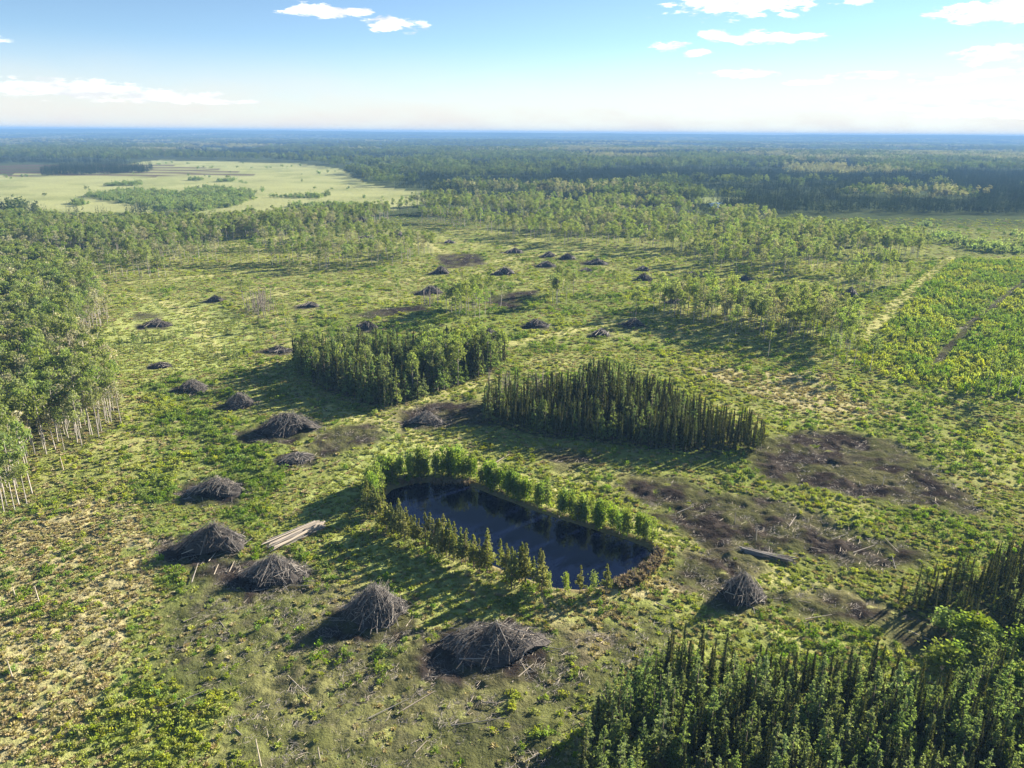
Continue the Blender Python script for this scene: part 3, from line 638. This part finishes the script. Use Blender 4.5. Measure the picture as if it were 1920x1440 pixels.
NMAX = {'aspen': 215, 'pale_aspen': 85, 'spruce': 300, 'tamarack': 300, 'pine': 300, 'bank': 300, 'dead': 120, 'sapling': 150}
for key, L in POOLT.items():
    X = np.concatenate([q[0] for q in L]); Y = np.concatenate([q[1] for q in L]); Hh = np.concatenate([q[2] for q in L]); SX = np.concatenate([np.asarray(q[3], float) for q in L])
    src = np.concatenate([np.full(len(q[0]), i) for i, q in enumerate(L)]).astype(int)
    Zt = terrain(X, Y); dp = pdist(X, Y, POND); ok = (dp > .1) & (Y > 48)
    for (cx, cyy, w, dpp, hh) in PG: ok &= ~((np.abs(X - cx) < w * .55) & (np.abs(Y - cyy) < dpp * .55))
    X, Y, Hh, SX, src, Zt = [q[ok] for q in (X, Y, Hh, SX, src, Zt)]
    pxx, pyy = prj(X, Y, Zt); pty = prj(X, Y, Zt + 8 * Hh)[1]
    vis = (pxx > -15) & (pxx < 1935) & (pty < 1450); size = np.where(vis, Hh / np.hypot(Y, 75), 0)
    order = np.argsort(-size, kind='stable'); N_ = min(NMAX[key], int(vis.sum()))
    tl, cname = KIND[key]; rr2 = np.random.default_rng(3)
    for i in order[:N_]:
        _, _, _, _, nm, lb, ct, gp = L[src[i]]; v = rr2.integers(len(tl)); s = float(Hh[i]); w = float(s * SX[i])
        root = thing(nm, lb, ct, (float(X[i]), float(Y[i]), float(Zt[i])), float(rr2.uniform(0, 6.28)), (w, w, s), gp)
        obj('trunk', tl[v][0], root); obj(cname, tl[v][1], root)
    k = order[N_:]
    if len(k): REST[key] = ([q[2] for q in tl], np.stack([X[k], Y[k], Zt[k]], 1), np.stack([Hh[k] * SX[k], Hh[k] * SX[k], Hh[k]], 1), rr2.uniform(0, 6.28, len(k)))
LAB = {'aspen': ('aspen_wood', 'green aspens massed in the woods round the clearing'), 'pale_aspen': ('pale_aspen_wood', 'pale thin leafed aspens among the green ones'), 'spruce': ('spruce_wood', 'dark narrow spruces massed inside the conifer woods'), 'tamarack': ('tamarack_wood', 'fresh green tamaracks massed inside the conifer woods')}
for key, g in REST.items():
    nm, lb = LAB.get(key, (key + '_rest', 'further trees of the clearing')); scatter(nm, lb, 'trees', [g])

# ------------------------------------------------------------------ far forest, from the clearing to the hills
def clump(seed, n, ext, gens, mats, lod):
    rs = np.random.default_rng(seed); Vs = []; Fs = []; Ls = []; mi = []; o = 0
    for k in range(n):
        q = rs.integers(len(gens)); tr, cr = gens[q]; s = rs.uniform(.75, 1.2); a = rs.uniform(0, 6.28); c_, s_ = math.cos(a), math.sin(a)
        sel = rs.permutation(len(cr[1]))[:lod]; V = cr[0].reshape(-1, 4, 3)[sel]; mid = V.mean(1, keepdims=True); V = ((V - mid) * math.sqrt(len(cr[1]) / lod) * .9 + mid).reshape(-1, 3)
        V = np.stack([V[:, 0] * c_ - V[:, 1] * s_, V[:, 0] * s_ + V[:, 1] * c_, V[:, 2]], 1) * s + np.array([rs.uniform(-ext, ext), rs.uniform(-ext, ext), 0])
        Vs.append(V); Fs.append(np.arange(len(V)).reshape(-1, 4) + o); o += len(V); Ls.append(np.full(len(V), rs.uniform())); mi.append(np.full(len(sel), q if len(mats) > 1 else 0))
    return mesh_np('clump', np.concatenate(Vs), np.concatenate(Fs), mats, mi=np.concatenate(mi), attr={'leaf': np.concatenate(Ls)})
GA = [aspen(s + 200, 14, .4, .8) for s in range(3)]; GS = [spruce(s + 220, 12, 1.1, 200, False) for s in range(3)]
M['farde'] = leafmat('far_broadleaf', (.165, .205, .075), (.095, .130, .05), .4, .32)
dec = [clump(s, 7, 8, GA, [M['farde']], 120) for s in range(5)]; con = [clump(s + 10, 12, 8, GS, [M['spruce2']] if 'spruce2' in M else [M['tam']], 55) for s in range(4)]
M['farc'] = leafmat('far_conifer', (.050, .072, .036), (.028, .045, .026), .15, .3)
for me_ in con: me_.materials[0] = M['farc']
pal = [clump(s + 30, 6, 8, GA, [M['palea']], 110) for s in range(2)]
G3 = []
def farzone(y0, y1, sp, scl, seed):
    r_ = np.random.default_rng(seed); um = .86
    n = int(um * (y1 ** 2 - y0 ** 2) / sp ** 2); y = np.sqrt(r_.uniform(y0 ** 2, y1 ** 2, n)); x = r_.uniform(-um, um, n) * y
    ok = ~inany(x, y, [FIELD, STRIPES, RARE] + FARF, 8, 40, 8) & ~inany(x, y, [OPENL, ROWL, MAINF, LEFTF, REGEN, POOL2], 2, 20, 8)
    blk = inany(x, y, [BLOCK], 4, 20, 4); ok |= blk
    pxx, pyy = prj(x, y); ok &= ~((pyy > 402) & ~((pxx < 60) & (pyy < 470)))
    x, y, blk = x[ok], y[ok], blk[ok]
    gaps = fbm(x, y * .6, 170, 3, 17); keep = r_.uniform(size=len(x)) < np.clip(.45 + 1.4 * (gaps - .3), .3, 1); x, y, blk = x[keep], y[keep], blk[keep]
    dk = inany(x, y, DARKC, 40, 120, 5); cf = fbm(x * .55, y, 190, 3, 55)
    iscon = blk | (cf > np.where(dk, .36, .52)); ispal = ~iscon & (fbm(x, y * .4, 300, 2, 66) + r_.uniform(-.12, .12, len(x)) > .62)
    z = terrain(x, y) - .3
    for sel, pr in ((iscon, con), (ispal, pal), (~iscon & ~ispal, dec)):
        n_ = sel.sum(); s_ = scl * r_.uniform(.7, 1.2, n_); zs = np.clip(s_, .6, 1.3)
        G3.append((pr, np.stack([x[sel], y[sel], z[sel]], 1), np.stack([s_, s_, zs], 1), r_.uniform(0, 6.28, n_)))
farzone(620, 1500, 11.5, 1.0, 1); farzone(1500, 3000, 19, 1.35, 2); farzone(3000, 9000, 46, 2.8, 3)
scatter('far_forest', 'mixed forest stretching from the clearing towards the blue hills', 'forest', G3)
# bushes on the hay field and the loose belt right of it
sb = [lowshrub(s, 2.6, 4.0, 150, .9) for s in range(3)]; sbm = [leafmesh('field_bush', g, M['tam']) for g in sb]
bx, by = [], []
for i, P in enumerate(FBUSH):
    x, y = fill(P, 6.0, 300 + i, .5, 6); bx.append(x); by.append(y)
x, y = fill(FIELD, 34, 333, .5); k = fbm(x, y, 80, 2, 3) > .70; bx.append(x[k]); by.append(y[k])
x, y = fill(RARE, 7, 334, .5, 5); k = fbm(x, y, 30, 2, 4) > .52; bx.append(x[k]); by.append(y[k])
bx = np.concatenate(bx); by = np.concatenate(by); n_ = len(bx); s_ = r.uniform(.5, 1.35, n_)
scatter('field_bushes', 'dark bushes scattered over the pale hay field', 'bushes', [(sbm, np.stack([bx, by, terrain(bx, by)], 1), np.stack([s_, s_, s_ * r.uniform(.8, 1.3, n_)], 1), r.uniform(0, 6.28, n_))])

# ------------------------------------------------------------------ ground cover
SH = [leafmesh('scrub', lowshrub(s), M['shrub']) for s in range(4)]; LI = [leafmesh('scrub', lowshrub(s + 9, .6, .6), M['lime']) for s in range(4)]
ST = [leafmesh('straw_tuft', tussock(s), M['straw']) for s in range(3)]; GR = [leafmesh('grass_tuft', tussock(s + 5, .6, .34), M['grass']) for s in range(3)]
def twigs(seed, n=7):
    rs = np.random.default_rng(seed); P_ = []
    for k in range(n):
        a = rs.uniform(0, 6.28); l = rs.uniform(.3, 1.1); c = np.array([rs.normal() * .5, rs.normal() * .5, .08])
        e = np.array([math.cos(a) * l, math.sin(a) * l, rs.uniform(-.05, .25)]); P_.append(tube(c - e / 2, c + e / 2, .026, .012, 4))
    return joinp(P_)
TW = [woodmesh('twig_litter', twigs(s), M['twig']) for s in range(4)] + [woodmesh('twig_litter', twigs(s + 7, 4), M['pale']) for s in range(2)]
cov = {'sh': [], 'li': [], 'st': [], 'gr': [], 'tw': []}
def cover(y0, y1, dens, scl, seed):
    r_ = np.random.default_rng(seed); um = .98 if y0 < 150 else .82
    n = int(um * (y1 ** 2 - y0 ** 2) * dens); y = np.sqrt(r_.uniform(y0 ** 2, y1 ** 2, n)); x = r_.uniform(-um, um, n) * y
    ok = (pdist(x, y, POND) > .5); x, y = x[ok], y[ok]
    zn = zones(x, y); fmk = forestmask(x, y); q = r_.uniform(size=len(x)); p1 = fbm(x, y, 9, 3, 401); p2 = fbm(x, y, 22, 3, 402); p3 = fbm(x, y, 4, 2, 403)
    soil = zn['soil'] > r_.uniform(.2, .75, len(x)); calm = (zn['smooth'] > .5) | (zn['track'] > .4)
    for (cx, cyy, w, dpp, hh) in PG:
        m_ = (np.abs(x - cx) < w * .5) & (np.abs(y - cyy) < dpp * .5); soil |= m_
    lush = zn['lush'] > .5; dry = zn['dry'] > .5; deb = ragged(x, y, DEBRIS, 6, 14, 61)
    shr = ~soil & ~calm & ~fmk & (q < np.where(lush, .55, np.where(dry, .14, np.where(deb, .42, .20))) * np.clip(sst(p1, .36, .56) * 1.35, .03, 1))
    lim = shr & (p2 + r_.uniform(-.1, .1, len(x)) > np.where(dry, .6, .5)); shr &= ~lim
    u = r_.uniform(size=len(x)); oth = ~soil & ~shr & ~lim & (pdist(x, y, POND) > 1.2)
    stw = oth & (u < np.where(dry, .85, np.where(calm, .10, .30)) * np.clip(.4 + 1.6 * (p3 - .25), 0, 1)); grs = oth & ~stw & (u < np.where(calm, .75, np.where(dry, .40, np.where(deb, .50, .62))))
    twg = (soil & (u < .33)) | (deb & (u > .84)) | (fmk & (u > .93))
    for key, sel, hz in (('sh', shr, 1), ('li', lim, 1), ('st', stw, 1), ('gr', grs, 1), ('tw', twg, 1)):
        X_, Y_ = x[sel], y[sel]; n_ = len(X_); s_ = scl * r_.uniform(.55, 1.35, n_) * (1 + .5 * (p1[sel] - .5) * 2 * (key in ('sh', 'li')))
        s_ = np.clip(s_, .25, None)
        if key in ('sh', 'li'): s_ = s_ * .82
        zb = terrain(X_, Y_) + sst(Y_, 420, 160) * ((fbm(X_, Y_, 2.2, 3, 91) - .5) * .55 + (fbm(X_, Y_, 7, 2, 93) - .5) * .5) - .06
        hz = np.clip(s_, .3, 1.5) if key in ('sh', 'li') else np.clip(s_, .3, 1.1) * .72
        cov[key].append((np.stack([X_, Y_, zb], 1), np.stack([s_, s_, hz * r_.uniform(.7, 1.2, n_)], 1), r_.uniform(0, 6.28, n_)))
cover(58, 150, 2.6, 1.0, 1); cover(150, 260, 1.0, 1.35, 2); cover(260, 480, .30, 2.1, 3); cover(480, 720, .07, 3.0, 4)
# the bushy plantation on the right
x, y = fill(REGEN, 1.9, 501, .5, 3); tr = linedist(x, y, TRACKS[0]); k = (tr > 3.2) & (linedist(x, y, DITCH) > 2) & (r.uniform(size=len(x)) < .35 + .9 * (fbm(x, y, 16, 3, 12) - .2)); x, y = x[k], y[k]
n_ = len(x); s_ = r.uniform(.8, 1.9, n_); g_ = (np.stack([x, y, terrain(x, y)], 1), np.stack([s_, s_, s_ * r.uniform(1.2, 2.4, n_)], 1), r.uniform(0, 6.28, n_))
kl = fbm(x, y, 20, 2, 13) > .52
for key, sel in (('sh', ~kl), ('li', kl)): cov[key].append(tuple(a_[sel] for a_ in g_))
def cat_(L): return [np.concatenate([q[i] for q in L]) for i in range(3)]
scatter('scrub', 'low leafy green scrub covering the cleared ground', 'scrub', [(SH, *cat_(cov['sh'])), (LI, *cat_(cov['li']))])
scatter('grass', 'tufts of green and straw coloured grass on the cleared ground', 'grass', [(ST, *cat_(cov['st'])), (GR, *cat_(cov['gr']))])
scatter('twig_litter', 'grey broken twigs littering the bare soil', 'twigs', [(TW, *cat_(cov['tw']))])
# reeds at the pond's end
RE = [leafmesh('reed_tuft', tussock(s + 50, .5, .9, 40), M['reed']) for s in range(3)]
REEDP = G([(1150, 1090), (1190, 1072), (1222, 1046), (1230, 1030), (1245, 1040), (1235, 1065), (1200, 1095), (1160, 1108)])
x, y = fill(REEDP, .5, 61, .5); x2, y2 = unp(800 + rr.uniform(-60, 80, 60), 903 + rr.normal(size=60) * 2)
x = np.r_[x, x2]; y = np.r_[y, y2]; n_ = len(x); s_ = rr.uniform(.7, 1.4, n_)
scatter('reeds', 'tan dry reeds at the rounded end of the pond', 'reeds', [(RE, np.stack([x, y, np.maximum(terrain(x, y), -.62)], 1), np.stack([s_, s_, s_ * 1.2], 1), rr.uniform(0, 6.28, n_))])

# ------------------------------------------------------------------ log heaps
LOGS = [woodmesh('log', tube((0, 0, 0), (1, 0, 0), 1.0, .62, 6, (0, .0, .012 * (i - 2))), M['log']) for i in range(5)] + [woodmesh('log', tube((0, 0, 0), (1, 0, 0), 1.0, .6, 6), M['pale'])]
def setlog(o, a, b, rad, roll=0.0):
    from mathutils import Vector
    a = Vector(a); d = Vector(b) - a; o.location = a; o.scale = (d.length, rad, rad); o.rotation_mode = 'QUATERNION'; o.rotation_quaternion = d.to_track_quat('X', 'Z')
PLAB = ['long broad heap of tangled grey logs at the near end of the pond', 'tall shaggy heap with a spiky brush crest beside the pine shadows', 'grey log heap fanning out beside the stack of straight poles', 'low heap with brush sprayed over its top above the trampled soil',
 'pale tan heap of leaning logs on green scrub', 'small pale heap of logs on smooth grass', 'broad dark heap before the mixed wood with a squared corner', 'round grey heap with a tufted top on green scrub', 'low rounded grey heap at the meadow corner', 'neat cone shaped heap of logs above the bog wood', 'pointed heap of poles between the two middle woods',
 'small flat dark heap on the mown meadow', 'low dark brush heap by the left end of the mixed wood', 'pale half open log heap on the mown meadow beside the poplar wood', 'peaked dark heap beyond the mixed wood', 'round dark heap left of the dead stems', 'flat dark heap right of the dead stems', 'dark heap at the back of the mixed wood', 'broad dark heap on yellow green scrub beyond the mixed wood']
one = 'log heaps left on the clearing'; five = ('dark heap in the close cluster of heaps before the thinned wood', 'heaps in the close cluster before the thinned wood')
FLAB = {20: ('dark heap in tree shade near two lone aspens', one), 21: ('dark heap right behind the clump of dark dead stems', one), 22: ('peaked dark heap beside the pale curving track', one), 23: ('wide peaked dark heap behind the small bushy aspen clump', one),
        24: ('low dome shaped dark heap alone beyond the bend of the track', one), 25: five, 26: five, 27: five, 28: five, 29: five, 34: ('dark heap beside the straight track along the bushy plantation', one), 35: ('dark heap at the end of the belt along the hay field', one)}
for i, (cx, cyy, w, dp, h) in enumerate(PG):
    rs = np.random.default_rng(900 + i); near_ = i < 11
    z0 = float(terrain(np.array([cx]), np.array([cyy]))[0])
    lb, gp = (PLAB[i], 'log heaps left on the clearing') if i < len(PLAB) else FLAB.get(i, ('distant dark log heap left on the far side of the clearing', 'distant log heaps on the far side of the clearing'))
    root = thing('log_heap', lb, 'log heap', (cx, cyy, z0), 0, 1.0, gp)
    h *= (.80, .84, .78, .62, .85, .9, .82, .9, .85, .92, .85)[i] if near_ else .9; lob = rs.uniform(0, 6.28, 4); lobes = [(rs.uniform(-.15, .15), rs.uniform(-.1, .1), 1.0, 1.1)] + ([(-.38, .05, .86, .8), (.42, -.05, .72, .8), (.1, .0, .95, .9)] if i in (0, 6) else [(rs.uniform(-.5, .5), rs.uniform(-.4, .4), rs.uniform(.4, .72), rs.uniform(.6, .8)) for _ in range(3)]); hx, hy = w * .5, dp * .5; ridge = .42 if i in (0, 3, 6) else .12; sk = rs.uniform(-.12, .12) * hx
    # core mound
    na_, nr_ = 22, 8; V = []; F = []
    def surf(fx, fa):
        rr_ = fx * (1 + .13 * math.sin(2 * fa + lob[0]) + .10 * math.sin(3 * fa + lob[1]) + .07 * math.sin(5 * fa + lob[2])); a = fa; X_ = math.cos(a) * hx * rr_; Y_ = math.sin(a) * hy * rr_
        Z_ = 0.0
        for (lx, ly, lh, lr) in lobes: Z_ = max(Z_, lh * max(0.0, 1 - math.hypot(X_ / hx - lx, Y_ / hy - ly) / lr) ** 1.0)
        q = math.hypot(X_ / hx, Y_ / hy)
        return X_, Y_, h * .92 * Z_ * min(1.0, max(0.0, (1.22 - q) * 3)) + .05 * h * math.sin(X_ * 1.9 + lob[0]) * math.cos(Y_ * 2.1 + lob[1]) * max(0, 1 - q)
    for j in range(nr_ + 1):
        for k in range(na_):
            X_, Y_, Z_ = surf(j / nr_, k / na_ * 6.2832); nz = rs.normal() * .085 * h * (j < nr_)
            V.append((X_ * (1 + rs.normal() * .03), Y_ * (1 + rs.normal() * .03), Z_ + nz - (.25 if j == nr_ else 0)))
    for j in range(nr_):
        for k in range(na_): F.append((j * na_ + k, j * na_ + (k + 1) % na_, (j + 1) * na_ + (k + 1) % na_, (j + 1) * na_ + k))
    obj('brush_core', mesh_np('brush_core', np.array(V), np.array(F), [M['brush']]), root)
    def stick(lmin, lmax, up=.12):
        a = rs.uniform(0, 6.2832); f0 = rs.uniform(.55, 1.12); f1 = rs.uniform(.0, .6); da = rs.normal() * .5
        if rs.uniform() < .72: f0 = rs.uniform(.1, .95); f1 = np.clip(f0 + rs.normal() * .35, 0, 1.05); da = rs.normal() * 1.0
        p = np.array(surf(f0, a)); q = np.array(surf(abs(f1), a + da)); d = q - p; L_ = np.linalg.norm(d) + 1e-6
        l = rs.uniform(lmin, lmax); d = d / L_; n_ = np.array([math.cos(a), math.sin(a), .8]); n_ /= np.linalg.norm(n_)
        off = n_ * rs.uniform(-.05, .30) * (h / 4 + .4); p = p + off; e = p + d * min(l, L_ * rs.uniform(.95, 1.25)) + np.array([0, 0, rs.uniform(0, up) ** 1.5 * h * 1.6])
        return p, e
    if near_:
        for k in range(72 if i in (0, 1) else 54):
            p, e = stick(3, 8, .3); o = obj('log', LOGS[rs.integers(len(LOGS))], root); setlog(o, p, e, rs.uniform(.045, .105))
    if near_:
        for k in range(12):
            a = rs.uniform(0, 6.28); f = rs.uniform(.95, 1.35); c = np.array([math.cos(a) * hx * f, math.sin(a) * hy * f, .16]); b2 = a + rs.normal() * 1.2; d2 = np.array([math.cos(b2), math.sin(b2), rs.uniform(-.05, .12)]) * rs.uniform(.8, 2.2)
            o = obj('log', LOGS[rs.integers(len(LOGS))], root); setlog(o, c - d2, c + d2, rs.uniform(.04, .09))
    P_ = []
    for k in range(620 if i < 4 else 380 if near_ else 90):
        p, e = stick(1.0, 4.5 if near_ else 6, .34); rd = rs.uniform(.018, .045) if near_ else rs.uniform(.06, .12)
        P_.append(tube(p, e, rd, rd * .5, 4))
    if i in (1, 3, 7):
        for k in range(170):
            a = rs.uniform(0, 6.28); f = rs.uniform(0, .45); p = np.array(surf(f, a)); e = p + np.array([rs.normal() * .7 + .25, rs.normal() * .7, rs.uniform(.5, 1.7)]) * (h / 5)
            P_.append(tube(p, e, .035, .012, 4))
    V, F = joinp(P_); o = obj('brush', mesh_np('brush', V, F, [M['twig']]), root); o['kind'] = 'stuff'
    if not near_ and i > 13: o.data.materials[0] = M['twig_dark'] if 'twig_dark' in M else M['twig']

# stacks of straight poles and logs lying about
def polestack(name, label, a, b, n, width, rad, mats, seed):
    rs = np.random.default_rng(seed); A_ = np.array([*map(float, unp(*a)), 0]); B_ = np.array([*map(float, unp(*b)), 0]); d = B_ - A_; L_ = np.linalg.norm(d); d /= L_; s = np.array([-d[1], d[0], 0])
    root = thing(name, label, 'log stack', (A_[0], A_[1], float(terrain(A_[:1], A_[1:2])[0]))); lay_ = 0; k = 0
    while k < n:
        per = max(3, int(width / (2 * rad)) - lay_)
        for j in range(per):
            if k >= n: break
            off = (j - per / 2 + .5) * 2 * rad; z = rad + lay_ * rad * 1.75; fan = rs.normal() * .55
            p = d * rs.uniform(-.6, L_ * .16) + s * (off * 1.25 + fan) + np.array([0, 0, z]); e = d * (L_ + rs.normal() * .45) + s * off + np.array([0, 0, z])
            o = obj('log', LOGS[rs.choice(mats)], root); setlog(o, e, p, rad * rs.uniform(.8, 1.05)); k += 1
        lay_ += 1
polestack('log_stack', 'stack of long straight pale poles beside the grey fanned heap', (503, 1030), (600, 985), 46, 3.2, .13, [5, 5, 0], 1)
polestack('log_stack', 'low row of long grey logs lying across the bare soil', (1492, 1052), (1392, 1030), 12, 1.6, .16, [0, 1, 2], 2)
FL = [((312, 1330), (400, 1295)), ((250, 1305), (316, 1282)), ((745, 1340), (815, 1298)), ((690, 1350), (768, 1312)), ((960, 1280), (1000, 1246)), ((780, 1412), (800, 1392)), ((845, 1362), (950, 1348)), ((905, 1318), (932, 1320)),
      ((540, 1270), (582, 1312)), ((440, 1370), (455, 1384)), ((412, 1168), (425, 1186)), ((345, 1170), (370, 1160)), ((1055, 1390), (985, 1430)), ((925, 868), (955, 850)), ((1690, 1040), (1660, 1010)), ((1680, 1068), (1672, 1040)), ((1230, 1130), (1255, 1142)), ((1745, 1200), (1700, 1180)),
      ((1270, 960), (1300, 948)), ((1350, 975), (1372, 962)), ((1480, 985), (1492, 968)), ((1560, 1010), (1590, 1000)), ((1600, 1035), (1640, 1022)), ((1520, 1025), (1550, 1032)), ((510, 632), (525, 627)), ((1480, 1122), (1520, 1130)), ((1510, 1160), (1560, 1152)), ((360, 1095), (372, 1060)), ((400, 1085), (410, 1062)), ((430, 1075), (440, 1055))]
for i, (a, b_) in enumerate(FL):
    A_ = np.array([*map(float, unp(*a))]); B_ = np.array([*map(float, unp(*b_))]); za = float(terrain(A_[:1], A_[1:])[0]) + .22; zb = float(terrain(B_[:1], B_[1:])[0]) + .3
    o = obj('fallen_log', LOGS[5 if i % 3 else 0], None, label='weathered bare log lying loose on the cleared ground', category='log', group='loose logs on the cleared ground'); setlog(o, (*A_, za), (*B_, zb), random.uniform(.07, .12))
for i, (bx_, by_, ty_) in enumerate([(75, 1134, 1098), (30, 1122, 1100), (25, 1275, 1240), (120, 885, 856), (490, 1440, 1385), (600, 1425, 1400), (1128, 1330, 1300), (1418, 1010, 988), (1378, 980, 960), (1656, 905, 890)]):
    X_, Y_ = map(float, unp(bx_, by_)); hv = np.arange(.5, 9, .1); h_ = float(hv[np.argmin(np.abs(prj(X_, Y_, hv)[1] - ty_))])
    o = obj('snag', LOGS[5], None, label='thin bleached dead trunk standing upright on open ground', category='snag', group='bleached snags on open ground'); setlog(o, (X_, Y_, float(terrain(np.array([X_]), np.array([Y_]))[0]) - .2), (X_ - .05 * h_, Y_, h_), .10)

# ------------------------------------------------------------------ haze
m, b = newmat('haze_air'); t = m.node_tree
pv_ = b.n('ShaderNodeVolumePrincipled'); pv_.inputs['Color'].default_value = (.21, .41, .74, 1); pv_.inputs['Density'].default_value = 1.5e-4; pv_.inputs['Anisotropy'].default_value = .0
o_ = b.n('ShaderNodeOutputMaterial'); t.links.new(pv_.outputs[0], o_.inputs['Volume'])
zlo = float(gz.min()) - 1.5; zhi = max(float(gz.max()) + 5, 92.0); xm = float(np.abs(gx).max()) + 300
bx0 = [(sx * xm, yy, zz) for zz in (zlo, zhi) for yy in (-200, 14500) for sx in (-1, 1)]
me = bpy.data.meshes.new('haze'); me.from_pydata(bx0, [], [(0, 2, 3, 1), (4, 5, 7, 6), (0, 1, 5, 4), (2, 6, 7, 3), (0, 4, 6, 2), (1, 3, 7, 5)]); me.materials.append(m)
hz_ = obj('haze', me, kind='stuff', label='pale blue summer haze lying over the distant forest', category='haze')
print('objects', len(scene.objects), 'gz', gz.min(), gz.max(), 'ground', len(gx), {k: sum(len(q[0]) for q in v) for k, v in cov.items()}, 'far', sum(len(g[1]) for g in G3), {k: len(g[1]) for k, g in REST.items()})
